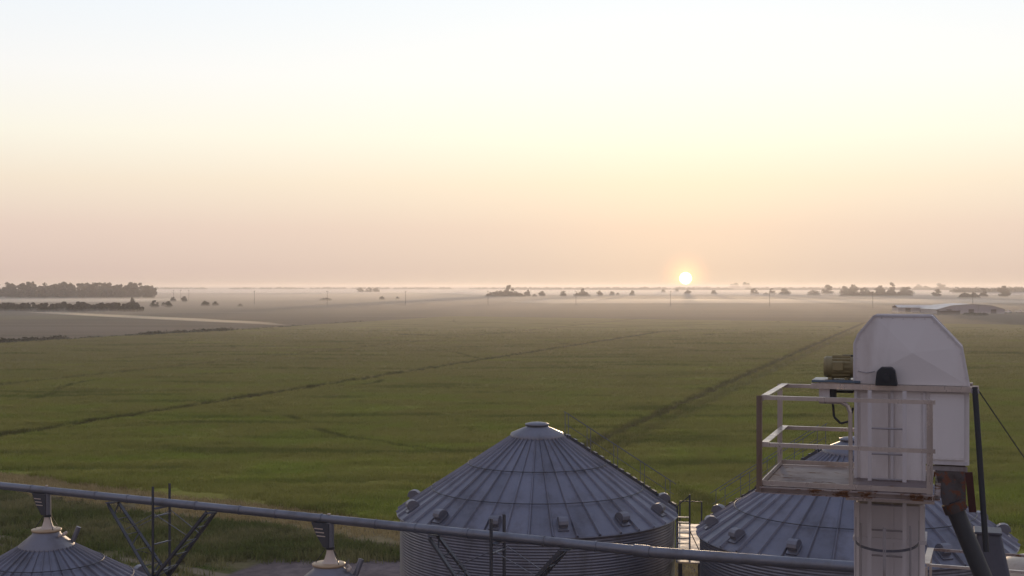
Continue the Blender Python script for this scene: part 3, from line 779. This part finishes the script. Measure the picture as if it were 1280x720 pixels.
MB().bar(pl+Vector((0,-.02,0)), pm+Vector((0,-.02,0)), .085, .03, up=(0,1,0)).build('side_plate', M['redrust'], sp, bevel=.005)
for i in range(4):
    q = A0[0].lerp(A1[0], .2+.2*i)+Vector((.10,-.02,0))
MB().box((2.08,y0+.035,zbb-.05),(.40,.03,.06)).build('transition_flange', M['steel'], sp)
rod = empty('brace_rod', (FLx, FLy, 0), rz=RZ, label='long black brace rod slanting down from the hood flange end', cat='rod')
MB().tube(loc_px(1218.5, 484, 15.0), loc_px(1233, 690, 14.7), .033, 12).build('rod', M['black'], rod)
MB().box(loc_px(1219, 489, 15.0), (.09,.05,.05)).build('rod_end', M['steel'], rod)
# grey duct
c2 = loc_px(1238, 664, 16.2); 
dt = empty('grey_duct', (FLx, FLy, 0), rz=RZ, label='smooth grey blue duct beside the dark spout', cat='duct')
dd = (loc_px(1250, 800, 15.6)-c2).normalized()
Xd = Vector((1,0,0)); Xd = (Xd-dd*Xd.dot(dd)).normalized(); Yd = dd.cross(Xd)
t0 = [c2+Vector((-.17,-.17,0)), c2+Vector((.12,-.17,0)), c2+Vector((.12,.2,0)), c2+Vector((-.17,.2,0))]
c3 = loc_px(1247, 820, 15.9); b0 = [c3+Vector((-.24,-.2,0)), c3+Vector((.36,-.2,0)), c3+Vector((.36,.2,0)), c3+Vector((-.24,.2,0))]
MB().add(t0+b0, [(0,1,2,3),(4,7,6,5),(0,4,5,1),(1,5,6,2),(2,6,7,3),(3,7,4,0)]).build('duct_shell', M['greyduct'], dt, bevel=.03)
MB().box(c2+Vector((-.03,.015,.0)),(.33,.42,.03)).build('duct_flange', M['greyduct'], dt, bevel=.006)
# thin guy cable
gc = empty('guy_cable', (FLx, FLy, 0), rz=RZ, label='thin guy cable running down from the hood flange over the field', cat='cable')
MB().tube(Vector((xb+.08,y0,zfl)), loc_px(1330, 645, 22), .008, 6).build('cable', M['black'], gc)

# lower platform (spout distributor level) behind the leg
def wp(x, y, Z): return Vector(((x-640)/F*Z, Z, H-(y-YH)*Z/F))
q0 = wp(1158, 705, 25.0)
lp = empty('lower_platform', (q0.x, q0.y, 0), rz=R_(-21), label='lower railed platform behind the elevator spout in front of the large bin', cat='platform')
zq = q0.z; 
for y in (0, 1.6):
    MB().angle((0,y,zq),(4.2,y,zq), .05, .01, flip=-1).build('rail', M['deck' if y else 'rail'], lp)
    for x in (0, 1.4, 2.8, 4.2): MB().bar((x,y,zq-1.1),(x,y,zq-.06), .05).build('post', M['rail'], lp)
MB().box((0,.8,zq+.006),(.13,1.6,.012)).build('rail', M['glowmetal'], lp)
MB().box((2.1,.8,zq-1.13),(4.3,1.7,.05)).build('deck', M['deck'], lp)
for x in (.3, 3.9):
    for y in (.2,1.4): MB().bar((x,y,0),(x,y,zq-1.15),.12).build('leg', M['galv_old'], lp)
ds = wp(1300, 720, 26.5)
dsr = empty('distributor', (ds.x, ds.y, 0), rz=R_(-21), label='rounded pale sheet metal distributor housing on the lower platform', cat='distributor')
MB().lathe([(.92, ds.z-1.2), (.92, ds.z-.15), (.86, ds.z+.10), (.70, ds.z+.30),(.45,ds.z+.38),(.001,ds.z+.40)], 40).build('housing', M['glowmetal'], dsr, fixn=False)
MB().tube((0,0,ds.z-2.5),(0,0,ds.z-1.19),.2,16,r2=.9).build('outlet_cone', M['galv'], dsr)

# ------------------------------------------------------------------ trees
def leaf_cloud(rnd, blobs, nper, size):
    v = []; f = []
    for (bx, by, bz, rx, ry, rz) in blobs:
        for _ in range(nper):
            u = rnd.gauss(0,1), rnd.gauss(0,1), rnd.gauss(0,1); l = math.sqrt(sum(k*k for k in u))+1e-6
            rr = rnd.uniform(.35, 1.04)
            c = Vector((bx+u[0]/l*rx*rr, by+u[1]/l*ry*rr, bz+u[2]/l*rz*rr))
            a = Vector((rnd.gauss(0,1), rnd.gauss(0,1), rnd.gauss(0,1))).normalized(); b_ = a.orthogonal().normalized()
            b_ = (b_*math.cos(rnd.uniform(0,6))+a.cross(b_)*math.sin(rnd.uniform(0,6))).normalized(); c2 = a.cross(b_)
            s = size*rnd.uniform(.6,1.3); o = len(v)
            v += [c-b_*s-c2*s*.5, c+b_*s*.2-c2*s, c+b_*s+c2*s*.4, c-b_*s*.3+c2*s]
            f.append((o,o+1,o+2,o+3))
    return v, f
def crown_blobs(rnd, h, w, base, nb):
    bl = []; lean = rnd.uniform(-.12,.12)*w
    for i in range(nb):
        t = i/(nb-1) if i < nb*.4 else rnd.random()
        ww = w/2*math.sqrt(max(.03, 1-((t-.33)/.70)**2)); r = w*rnd.uniform(.14,.23)*(1.1-.35*t)
        zz = base+(h-base-r*.8)*t
        a = rnd.uniform(0,2*PI); q = max(0, ww-r*.6)*math.sqrt(rnd.random())
        bl.append((math.cos(a)*q+lean*t, math.sin(a)*q, max(zz, r*.5), r*1.2, r*1.2, r*rnd.uniform(.8,1.1)))
    return bl
def make_tree(seed, h, w, base=.10, nb=26, nper=60, leaf=.6):
    rnd = random.Random(seed); root = empty('tree', (0,0,0))
    bl = crown_blobs(rnd, h, w, h*base, nb)
    v, f = leaf_cloud(rnd, bl, nper, leaf)
    c = MB().add(v, f); c.build('crown', M['leaf'], root, fixn=False)
    t = MB().tube((0,0,-.1),(0,0,h*.45), .035*h*.6, 8, r2=.018*h*.6).tube((0,0,h*.45),(0,0,h*.8), .018*h*.6, 6, r2=.006*h)
    for b_ in bl[:6]: t.tube((0,0,h*rnd.uniform(.25,.45)), b_[:3], .008*h, 5, r2=.002*h)
    t.build('trunk', M['bark'], root)
    return root
PROTO = [make_tree(1, 15, 15), make_tree(2, 15, 13, .06), make_tree(3, 15, 18, .08, 28), make_tree(4, 15, 10, .04, 22), make_tree(5, 15, 22, .03, 34), make_tree(6, 15, 28, .01, 40, 50)]
used = [False]*len(PROTO)
TREES = [ # x, ytop, ybase, width px, proto, label
 (451,360,366,8,0,'leftmost of three round trees in the mist on the far plain'),
 (461,360,366,8,1,'middle one of three round trees in the mist on the far plain'),
 (470,360,366,8,0,'rightmost of three round trees in the mist on the far plain'),
 (477,370.5,375,6,5,'lone low dark bush just below the three round trees'),
 (497,371,374.5,5,5,'tiny faint bush between the three round trees and the long hedge'),
 (636,357.5,371,11,1,'tall rounded tree rising from the long dark hedge mid horizon'),
 (659,363,371,8,0,'round tree just right of the long dark hedge'),
 (668,367.5,371.5,6,5,'low pale bush between two round trees right of the hedge'),
 (677,364.5,371,8,0,'second round tree right of the long dark hedge'),
 (704,364,371,7,2,'small wide tree halfway between the long hedge and the short hedge'),
 (729,361,371,6,1,'tree standing up out of the short hedge'),
 (750,364,370.5,7,0,'first small tree right of the short hedge'),
 (765,364.5,370,6,2,'small faint tree in the mist between short hedge and sun, second after hedge'),
 (772,366,370,5,5,'low bush beside the second small tree after the short hedge'),
 (790,363.5,370,6,1,'lone small upright tree left of the sun'),
 (829,362,367,6,2,'faint misty tree left of the sun'),
 (846,361.5,366,5,2,'faint misty tree just below and left of the sun'),
 (859,363,369,8,0,'reddish misty tree straight under the sun'),
 (892,363,369,7,2,'square topped small tree right of the sun'),
 (919,354.5,361,14,4,'broad far tree clump rising above the horizon right of the sun, larger left half'),
 (932,353.5,360.5,12,4,'broad far tree clump rising above the horizon right of the sun, right half'),
 (943,361,369,9,1,'round tree below the broad far clump right of the sun'),
 (957,366,369.5,7,5,'low bush between two round trees below the far clump'),
 (965,361,369,8,3,'narrow tree left of the wide dome shaped tree'),
 (981,361,369.5,13,4,'wide dome shaped tree between sun and elevator hood'),
 (1018,363,370,15,5,'low wide tree left of the taller round tree above the crop lines'),
 (1034,357,369,13,1,'taller round tree in the misty row left of the elevator hood'),
 (1056,358,369.5,11,2,'first tree of the dark row behind the elevator hood'),
 (1066,357,369.5,12,0,'second tree of the dark row behind the elevator hood'),
 (1081,360,369.5,13,4,'lower wide tree in the dark row behind the elevator hood'),
 (1101,358,369.5,12,0,'round tree left of the tallest pointed tree above the hood'),
 (1115,354.5,369.5,10,3,'tallest pointed dark tree above the elevator hood'),
 (1132,359,369.5,17,2,'wide dark tree at the right end of the row above the hood'),
 (1147,356,363,9,0,'far pale tree behind the gap right of the wide dark tree'),
 (1157,357.5,363.5,10,2,'second far pale tree behind the gap right of the wide dark tree'),
 (1176,355,364,17,4,'broad flat topped far tree above the white roofed barn'),
 (1171,362,371,11,1,'round tree in front of the broad flat topped tree'),
 (1230,361,371.5,9,3,'narrow misty tree above the long pale barn'),
 (1256,358.5,371.5,13,0,'large round tree at the right above the end of the barn'),
 (165,373,385,6,0,'dark round tree standing out of the hedge near the wood'),
 (193,376,384.5,9,1,'round shrub just past the end of the near hedge'),
 (211,377,384.5,8,0,'small round shrub, last one past the near hedge'),
 (204,378,383,5,5,'tiny bush between the two round shrubs past the near hedge'),
 (216,371.5,377.5,7,2,'shrub beside the three thin poles near the wood'),
 (230,371,378,7,0,'dark shrub at the foot of the three thin poles'),
 (257,376.5,383,11,5,'low spreading bush right of the three thin poles'),
 (269,377,382.5,8,5,'second low spreading bush right of the three thin poles'),
 (300,380,383.5,6,5,'small low bush left of the first tall utility pole'),
 (407,372.5,376,13,5,'long low bush at the foot of the second tall utility pole'),
]
first_done = {}
def place(x, yt, yb, wpx, k, label, group):
    P = gp(x, yb); sz = (yb-yt)*P.y/F/15*1.12; sw = wpx*P.y/F/[15,13,18,10,22,28][k]*1.2
    r = PROTO[k] if k not in first_done else copy_tree(PROTO[k])
    first_done[k] = 1
    r.location = P; r.scale = (sw, sw, sz); r.rotation_euler.z = (x*1.7) % 6.28
    tag(r, label, 'tree' if k != 5 else 'bush', group)
for x, yt, yb, w, k, lab in TREES:
    place(x, yt, yb, w, k, lab, 'scattered trees on the misty plain')

def belt(name, ents, label, cat, mat, leaf, nper, seed):
    """ents: (x, y, z0, h, w)"""
    rnd = random.Random(seed); mb = MB()
    for (x, y, h, w) in ents:
        bl = crown_blobs(rnd, h, w, 0.0, 8); bl = [(a+x, b_+y, c_, d*1.2, e*1.2, g) for a, b_, c_, d, e, g in bl]
        v, f = leaf_cloud(rnd, bl, nper, leaf); mb.add(v, f)
    o = mb.build(name, mat, fixn=False); return tag(o, label, cat, kind='stuff')
rnd = random.Random(11)
# far wood on the left: y base 371
ents = []
for i in range(300):
    x = rnd.uniform(-90, 190); Z = rnd.uniform(2080, 2500); h = rnd.uniform(21, 28) + 4*mn.noise(Vector((x*.09, 0, 0)))
    if x > 180: h *= .8
    ents.append(((x-640)/F*Z, Z, h, rnd.uniform(13, 20)))
belt('wood', ents, 'large dark wood on the horizon at the left', 'wood', M['leaf'], 1.6, 34, 1)
ents = []
for i in range(130):
    x = rnd.uniform(-70, 176); Z = rnd.uniform(1010, 1110); h = 5.6+3.0*abs(mn.noise(Vector((x*.045, 2, 0))))+rnd.uniform(-.8,.8)
    ents.append(((x-640)/F*Z, Z, h, rnd.uniform(6, 10)))
belt('hedgerow', ents, 'lumpy dark hedgerow in front of the wood', 'hedge', M['leaf'], .9, 40, 2)
def hedge(x0, x1, yb, hpx, n, label, seed):
    rnd = random.Random(seed); ents = []
    for i in range(n):
        x = x0+(x1-x0)*(i+rnd.random())/n; Z = F*H/(yb-YH)+rnd.uniform(-12,12); h = hpx*Z/F*(.8+.3*rnd.random())*(min(1,.45+3*min(x-x0, x1-x)/(x1-x0)))
        ents.append(((x-640)/F*Z, Z, h, h*1.5))
    mb = MB(); r2 = random.Random(seed+5)
    c = Vector((sum(e[0] for e in ents)/n, sum(e[1] for e in ents)/n, 0))
    for (x, y, h, w) in ents:
        bl = [(a+x-c.x, b_+y-c.y, q, d*1.2, e*1.2, g) for a, b_, q, d, e, g in crown_blobs(r2, h, w, 0, 6)]
        v, f = leaf_cloud(r2, bl, 30, .9); mb.add(v, f)
    o = mb.build('hedge', M['leaf'], fixn=False); o.location = c
    tag(o, label, 'hedge', 'hedges on the misty plain')
hedge(608, 656, 371.5, 8, 40, 'long dark hedge with a tall tree in it, middle of the horizon', 21)
hedge(718, 736, 371, 6.5, 12, 'short dark hedge with a small tree in it', 22)
hedge(1200, 1224, 373, 7.5, 22, 'low hedge above the long pale barn', 23)
hedge(1050, 1140, 371, 7, 70, 'low dark undergrowth joining the tree row above the elevator hood', 24)
# far tree lines on the horizon
def treeline(x0, x1, Z0, hm, label, seed, n, gaps=.45):
    rnd = random.Random(seed); ents = []
    for i in range(n):
        x = rnd.uniform(x0, x1)
        if mn.noise(Vector((x*.02+seed, 0, 0))) < -gaps: continue
        Z = Z0*rnd.uniform(.93, 1.08); h = hm*(.75+.5*abs(mn.noise(Vector((x*.09, seed, 0)))))*rnd.uniform(.85,1.1)
        ents.append(((x-640)/F*Z, Z, h, h*2.4))
    belt('treeline', ents, label, 'treeline', M['leaf'], 2.4, 14, seed)
treeline(190, 660, 7500, 19, 'thin faint line of far woods along the horizon left of the sun', 31, 260)
treeline(640, 1060, 6500, 20, 'thin faint line of far woods under the sun', 33, 230)
treeline(1195, 1330, 3500, 21, 'dark far tree line behind the barns at the right', 35, 150, .9)
treeline(1040, 1200, 6000, 21, 'pale far woods behind the tree row above the hood', 36, 110)

# ditch weeds on the left side of the field
rnd = random.Random(9); mb = MB()
for i in range(420):
    t = rnd.random(); 
    x = -20+t*470; yb = 430-(x+20)*.052-(max(0, x-290)*.02)
    dens = 1.0 if x < 82 and not (48 < x < 56) else (.25 if x < 175 else (1.0 if x < 292 else .3))
    if rnd.random() > dens: continue
    P = gp(x, yb+rnd.uniform(-.6,.6)); h = rnd.uniform(.8, 1.9)*(1 if dens > .5 else .5); w = rnd.uniform(1.6, 3.2)
    v, f = leaf_cloud(rnd, [(P.x, P.y, h*.45, w, w, h*.55)], 26, .28); mb.add(v, f)
tag(mb.build('undergrowth', M['weed'], fixn=False), 'dark weeds along the ditch at the left side of the field', 'weeds', kind='stuff')

# ------------------------------------------------------------------ utility poles
def make_pole(h=15.5):
    r = empty('utility_pole', (0,0,0))
    MB().tube((0,0,-.2),(0,0,h),.19,8,r2=.13).build('mast', M['wood'], r)
    MB().box((0,-.2,h-.6),(2.6,.12,.14)).build('crossarm', M['wood'], r)
    for s in (-1.15,-.4,.4,1.15): MB().lathe([(.001,0),(.06,0),(.07,.08),(.04,.18),(.001,.2)],8,c=(s,-.2,h-.53)).build('insulator', M['black'], r, fixn=False)
    return r
poles = [(318,382),(409,383),(507,382.5),(610,383),(720,383.5),(838,384),(962,385),(1091,386),(1216,387)]
plab = ['first tall pole of the row, right of the low bushes','second tall pole, standing by the long low bush','third tall pole, right of the three round trees',
 'fourth tall pole, at the near end of the long dark hedge','fifth tall pole, in front of the short hedge','sixth tall pole, just left of the sun',
 'seventh tall pole, by the narrow tree right of the sun','eighth tall pole, above the left part of the elevator hood','last tall pole of the row, above the long pale barn']
pp = make_pole()
for i, ((x, yb), lb) in enumerate(zip(poles, plab)):
    o = pp if i == 0 else copy_tree(pp)
    o.location = gp(x, yb); tag(o, lb, 'utility pole', 'row of utility poles across the plain')
for i, (x, lb) in enumerate(((217,'leftmost of three thin poles near the end of the wood'),(226,'middle of three thin poles near the end of the wood'),(236,'rightmost of three thin poles near the end of the wood'))):
    o = copy_tree(pp); o.location = gp(x, 377.5); tag(o, lb, 'utility pole', 'three thin poles near the wood')

# ------------------------------------------------------------------ farm buildings at right
def barn(x0, x1, yb, hw, hr, depth, label, wall='barn', roof='barnroof', doors=2, gable_front=False):
    P0 = gp(x0, yb); P1 = gp(x1, yb); c = (P0+P1)/2; w = (P1-P0).length
    t = empty('barn', c, label=label, cat='barn', group='farm buildings at the right')
    MB().box((0, depth/2, hw/2), (w, depth, hw)).build('wall', M[wall], t)
    if gable_front:
        po = [(-w/2-.4,hw-.1),(-w*.30,hw+hr*.72),(0,hw+hr),(w*.30,hw+hr*.72),(w/2+.4,hw-.1),(w/2+.4,hw+.12),(w*.30,hw+hr*.72+.25),(0,hw+hr+.28),(-w*.30,hw+hr*.72+.25),(-w/2-.4,hw+.12)]
        MB().prism(po, (0,-.4,0),(1,0,0),(0,0,1),(0,depth+.8,0)).build('roof', M[roof], t)
        MB().prism([(-w/2,hw),(-w*.30,hw+hr*.72-.1),(0,hw+hr-.1),(w*.30,hw+hr*.72-.1),(w/2,hw)], (0,.02,0),(1,0,0),(0,0,1),(0,.2,0)).build('gable', M[wall], t)
    else:
        MB().prism([(-.6,hw),(depth/2,hw+hr),(depth+.6,hw),(depth+.6,hw+.2),(depth/2,hw+hr+.22),(-.6,hw+.2)], (-w/2-.5,0,0),(0,1,0),(0,0,1),(w+1,0,0)).build('roof', M[roof], t)
    for i in range(doors):
        x = -w/2+w*(i+.5)/doors
        MB().box((x,-.06,1.6),(4,.1,3.2)).build('door', M['barndark'], t)
    return t
barn(1123, 1171, 390.5, 3.6, 1.8, 16, 'low barn with a bright pale roof, partly behind the elevator hood')
barn(1172, 1256, 392, 3.0, 3.9, 40, 'long pale barn with a low rounded gable', doors=3, gable_front=True)
barn(1175, 1200, 393.3, 2.6, .5, 6, 'small dark shed in front of the long pale barn', wall='barndark', roof='barndark', doors=1)
def truck(x, yb, rz, label):
    t = empty('farm_truck', gp(x, yb), rz=rz, label=label, cat='truck', group='vehicles parked by the barns')
    MB().prism([(-3,.7),(3,.7),(3,1.25),(1.9,1.4),(1.5,2.2),(.2,2.25),(.1,1.4),(-3,1.4)], (0,-1,0),(1,0,0),(0,0,1),(0,2,0)).build('body', M['white'], t, bevel=.08)
    MB().box((.85,0,1.85),(1.0,2.03,.45)).build('window', M['glass'], t)
    for sx in (-1.9, 1.9):
        for sy in (-.9,.9):
            w = MB().tube((sx,sy-.13,.42),(sx,sy+.13,.42),.42,16).build('wheel', M['black'], t)
truck(1260, 391.5, .1, 'white truck parked at the end of the long pale barn')
truck(1274, 391, -.4, 'white truck parked further right of the barns, near the picture edge')
# low dark bushes by the barn
hedge(1205, 1235, 394.2, 2.6, 14, 'low scrub in front of the long pale barn', 25)

# ------------------------------------------------------------------ air: haze and ground mist
def vol_mat(name, dens, col, aniso):
    m = bpy.data.materials.new(name); m.use_nodes = True; nt = m.node_tree
    nt.nodes.remove(nt.nodes['Principled BSDF'])
    v = nt.nodes.new('ShaderNodeVolumePrincipled'); v.inputs['Density'].default_value = dens; v.inputs['Color'].default_value = (*col,1)
    v.inputs['Anisotropy'].default_value = aniso
    nt.links.new(v.outputs[0], nt.nodes['Material Output'].inputs['Volume'])
    return m
HAZE_D = .00016; MIST_D = .0017
hz = MB().box((0, 22000, 14.5), (91000, 47000+0, 31)); 
hz = hz.build('haze', vol_mat('haze_air', HAZE_D, (.96,.91,.90), .50)); tag(hz, 'pale morning haze over the whole plain', 'haze', kind='stuff')
mistm = vol_mat('ground_mist', MIST_D, (.99,.95,.92), .6)
def mist(poly, h, label, seed, mat=mistm, hole=None):
    """lumpy low bank: closed hull over plan polygon centre line [(x,y,halfwidth)...]"""
    n = 14; vs = []; fs = []; m_ = len(poly)
    for i, (x, y, wx, wy) in enumerate(poly):
        ht = h*(.25 if i in (0, m_-1) else 1)*(.8+.5*abs(mn.noise(Vector((i*.7, seed, 0)))))
        for j in range(n):
            a = 2*PI*j/n
            vs.append((x+wx*math.cos(a), y+wy*math.cos(a), .25+ht/2+ht/2*math.sin(a)*.98))
    for i in range(m_-1):
        for j in range(n): fs.append((i*n+j, i*n+(j+1) % n, (i+1)*n+(j+1) % n, (i+1)*n+j))
    fs += [tuple(range(n-1,-1,-1)), tuple(range((m_-1)*n, m_*n))]
    o = MB().add(vs, fs).build('mist', mat); return tag(o, label, 'mist', kind='stuff')
# thin even layer of ground mist over the plain, thickening with distance
def wedge():
    ys = [210, 360, 560, 850, 1300, 2000, 3200, 5200]; hs = [.75, 1.15, 1.7, 2.3, 2.7, 3.0, 3.0, 3.0]
    vs = []; fs = []
    for y, h in zip(ys, hs):
        for k in (-.62, .62): vs += [(k*y, y, .03), (k*y, y, h)]
    for i in range(len(ys)-1):
        a = i*4; b_ = a+4
        fs += [(a, a+2, b_+2, b_), (a+1, b_+1, b_+3, a+3), (a, b_, b_+1, a+1), (a+2, a+3, b_+3, b_+2)]
    fs += [(0,1,3,2), (len(vs)-4, len(vs)-2, len(vs)-1, len(vs)-3)]
    o = MB().add(vs, fs).build('mist', vol_mat('thin_mist', .0022, (.985,.92,.85), .66))
    tag(o, 'thin low layer of warm mist over the whole far plain', 'mist', kind='stuff')
wedge()
# broad mist bank far out, left and centre
def bank(x0, x1, yn, yf, h, label, seed, n=16, mat=mistm):
    pts = []
    for i in range(n):
        x = x0+(x1-x0)*i/(n-1); k = .5*mn.noise(Vector((i*.45, seed, 0)))
        Zn = F*H/(yn+k-YH); Zf_ = F*H/(yf-YH); Zc = (Zn+Zf_)/2; hwid = (Zf_-Zn)/2
        if i in (0, n-1): hwid *= .3
        pts.append(((x-640)/F*Zc, Zc, 0, hwid))
    mist(pts, h, label, seed, mat)
bank(-40, 780, 368.3, 361.5, 7, 'bright mist bank far out left of the sun', 3)
bank(560, 1330, 371, 363.5, 8, 'mist among the far trees under and right of the sun', 5)
m2 = vol_mat('low_mist', .0035, (.985,.93,.86), .66)
bank(640, 1330, 381.0, 375.5, 3.0, 'pale tan mist strip in front of the misty tree row', 8, mat=m2)
bank(-60, 215, 379.5, 375, 3.5, 'mist strip between the dark wood and the hedgerow', 9, mat=m2)
m3 = vol_mat('ribbon_mist', .022, (.99,.89,.74), .7)
rb = []
for i in range(15):
    t = i/14; x = 40+t*315; y = 391.2+t*16.2; P = gp(x, y); w = 10*math.sin(PI*(.06+.92*t)**.8)+2
    rb.append((P.x, P.y, w*.93, w*.35))
mist(rb, 1.5, 'thin bright ribbon of mist lying over the fields before the hedgerow', 12, m3)

# ------------------------------------------------------------------ sky, sun, camera
SUN_AZ = math.atan((857-640)/F); SUN_EL = math.atan((YH-349)/F)+0.0006
sd = Vector((math.sin(SUN_AZ)*math.cos(SUN_EL), math.cos(SUN_AZ)*math.cos(SUN_EL), math.sin(SUN_EL)))
w = bpy.data.worlds.new('World'); sc.world = w; w.use_nodes = True; nt = w.node_tree; L = nt.links
bg = nt.nodes['Background']
tc = nt.nodes.new('ShaderNodeTexCoord'); nrm = nt.nodes.new('ShaderNodeVectorMath'); nrm.operation = 'NORMALIZE'; L.new(tc.outputs['Generated'], nrm.inputs[0])
sep = nt.nodes.new('ShaderNodeSeparateXYZ'); L.new(nrm.outputs[0], sep.inputs[0])
z = mathn(nt, 'MAXIMUM', sep.outputs[2], 0.0)
zq_ = mathn(nt, 'POWER', z, .5)        # spread the low elevations
q = lambda e: math.sqrt(e)
SUNSIDE = [(0,(.63,.49,.415)), (q(.012),(.69,.53,.46)), (q(.045),(.80,.635,.54)), (q(.08),(.91,.79,.64)), (q(.115),(.97,.93,.80)), (q(.16),(.96,.955,.93)),
           (q(.22),(.875,.93,.985)), (q(.32),(.68,.75,.84)), (q(.55),(.37,.42,.54)), (1,(.29,.34,.48))]
ANTI = [(0,(.33,.28,.28)), (q(.05),(.45,.385,.385)), (q(.15),(.50,.435,.44)), (q(.35),(.37,.37,.45)), (1,(.29,.34,.48))]
r1 = ramp(nt, SUNSIDE); r2 = ramp(nt, ANTI); L.new(zq_, r1.inputs[0]); L.new(zq_, r2.inputs[0])
dn = nt.nodes.new('ShaderNodeVectorMath'); dn.operation = 'DOT_PRODUCT'; L.new(nrm.outputs[0], dn.inputs[0]); dn.inputs[1].default_value = sd
dot = dn.outputs['Value']
sky = mixc(nt, smooth(nt, dot, -.1, .97), r2.outputs[0], r1.outputs[0])
omd = mathn(nt, 'SUBTRACT', dot, 1.0)
g1 = mathn(nt, 'EXPONENT', mathn(nt, 'MULTIPLY', omd, 1/.045))
g2 = mathn(nt, 'EXPONENT', mathn(nt, 'MULTIPLY', omd, 1/.004))
g3 = mathn(nt, 'EXPONENT', mathn(nt, 'MULTIPLY', omd, 1/.00006))
def addc(a, f, col):
    n_ = nt.nodes.new('ShaderNodeMix'); n_.data_type = 'RGBA'; n_.blend_type = 'MIX'; L.new(f, n_.inputs[0]); n_.inputs[6].default_value = (0,0,0,1); n_.inputs[7].default_value = (*col,1)
    m_ = nt.nodes.new('ShaderNodeMix'); m_.data_type = 'RGBA'; m_.blend_type = 'ADD'; m_.inputs[0].default_value = 1; L.new(a, m_.inputs[6]); L.new(n_.outputs[2], m_.inputs[7])
    return m_.outputs[2]
sky = addc(sky, g1, (.10,.085,.02)); sky = addc(sky, g2, (.08,.04,.0)); sky = addc(sky, g3, (1.0,.36,.08))
disc = smooth(nt, dot, math.cos(R_(.29)), math.cos(R_(.19)))
sky = addc(sky, disc, (18,11,4.5))
nish = nt.nodes.new('ShaderNodeTexSky'); nish.sky_type = 'NISHITA'; nish.sun_disc = False
nish.sun_elevation = SUN_EL; nish.sun_rotation = SUN_AZ; nish.dust_density = 4; nish.air_density = 1
m_ = nt.nodes.new('ShaderNodeVectorMath'); m_.operation = 'SCALE'; L.new(nish.outputs[0], m_.inputs[0]); m_.inputs['Scale'].default_value = .012
ad = nt.nodes.new('ShaderNodeVectorMath'); ad.operation = 'ADD'; L.new(sky, ad.inputs[0]); L.new(m_.outputs[0], ad.inputs[1])
L.new(ad.outputs[0], bg.inputs[0]); bg.inputs[1].default_value = 1.0
w.cycles.sampling_method = 'MANUAL'; w.cycles.sample_map_resolution = 2048

ld_ = bpy.data.lights.new('sun', 'SUN'); ld_.energy = 2.2; ld_.angle = R_(.5); ld_.color = (1,.72,.45)
lo = bpy.data.objects.new('sun', ld_); COL.objects.link(lo); lo.rotation_euler = sd.to_track_quat('Z','Y').to_euler(); lo.location = (0,0,60)

cam = bpy.data.cameras.new('camera'); co = bpy.data.objects.new('camera', cam); COL.objects.link(co)
cam.sensor_width = 36; cam.lens = 36*F/1280; cam.clip_start = .1; cam.clip_end = 120000
co.location = (0,0,H); co.rotation_euler = (R_(90)-math.atan(2/F), 0, 0)
co.rotation_euler.x = R_(90) - math.atan((360-YH)/F)
sc.camera = co
sc.view_settings.view_transform = 'Standard'; sc.view_settings.look = 'None'; sc.view_settings.exposure = 0; sc.view_settings.gamma = 1
sc.render.engine = 'CYCLES'
sc.cycles.use_denoising = True; sc.cycles.volume_bounces = 2; sc.cycles.max_bounces = 6
sc.cycles.use_adaptive_sampling = False
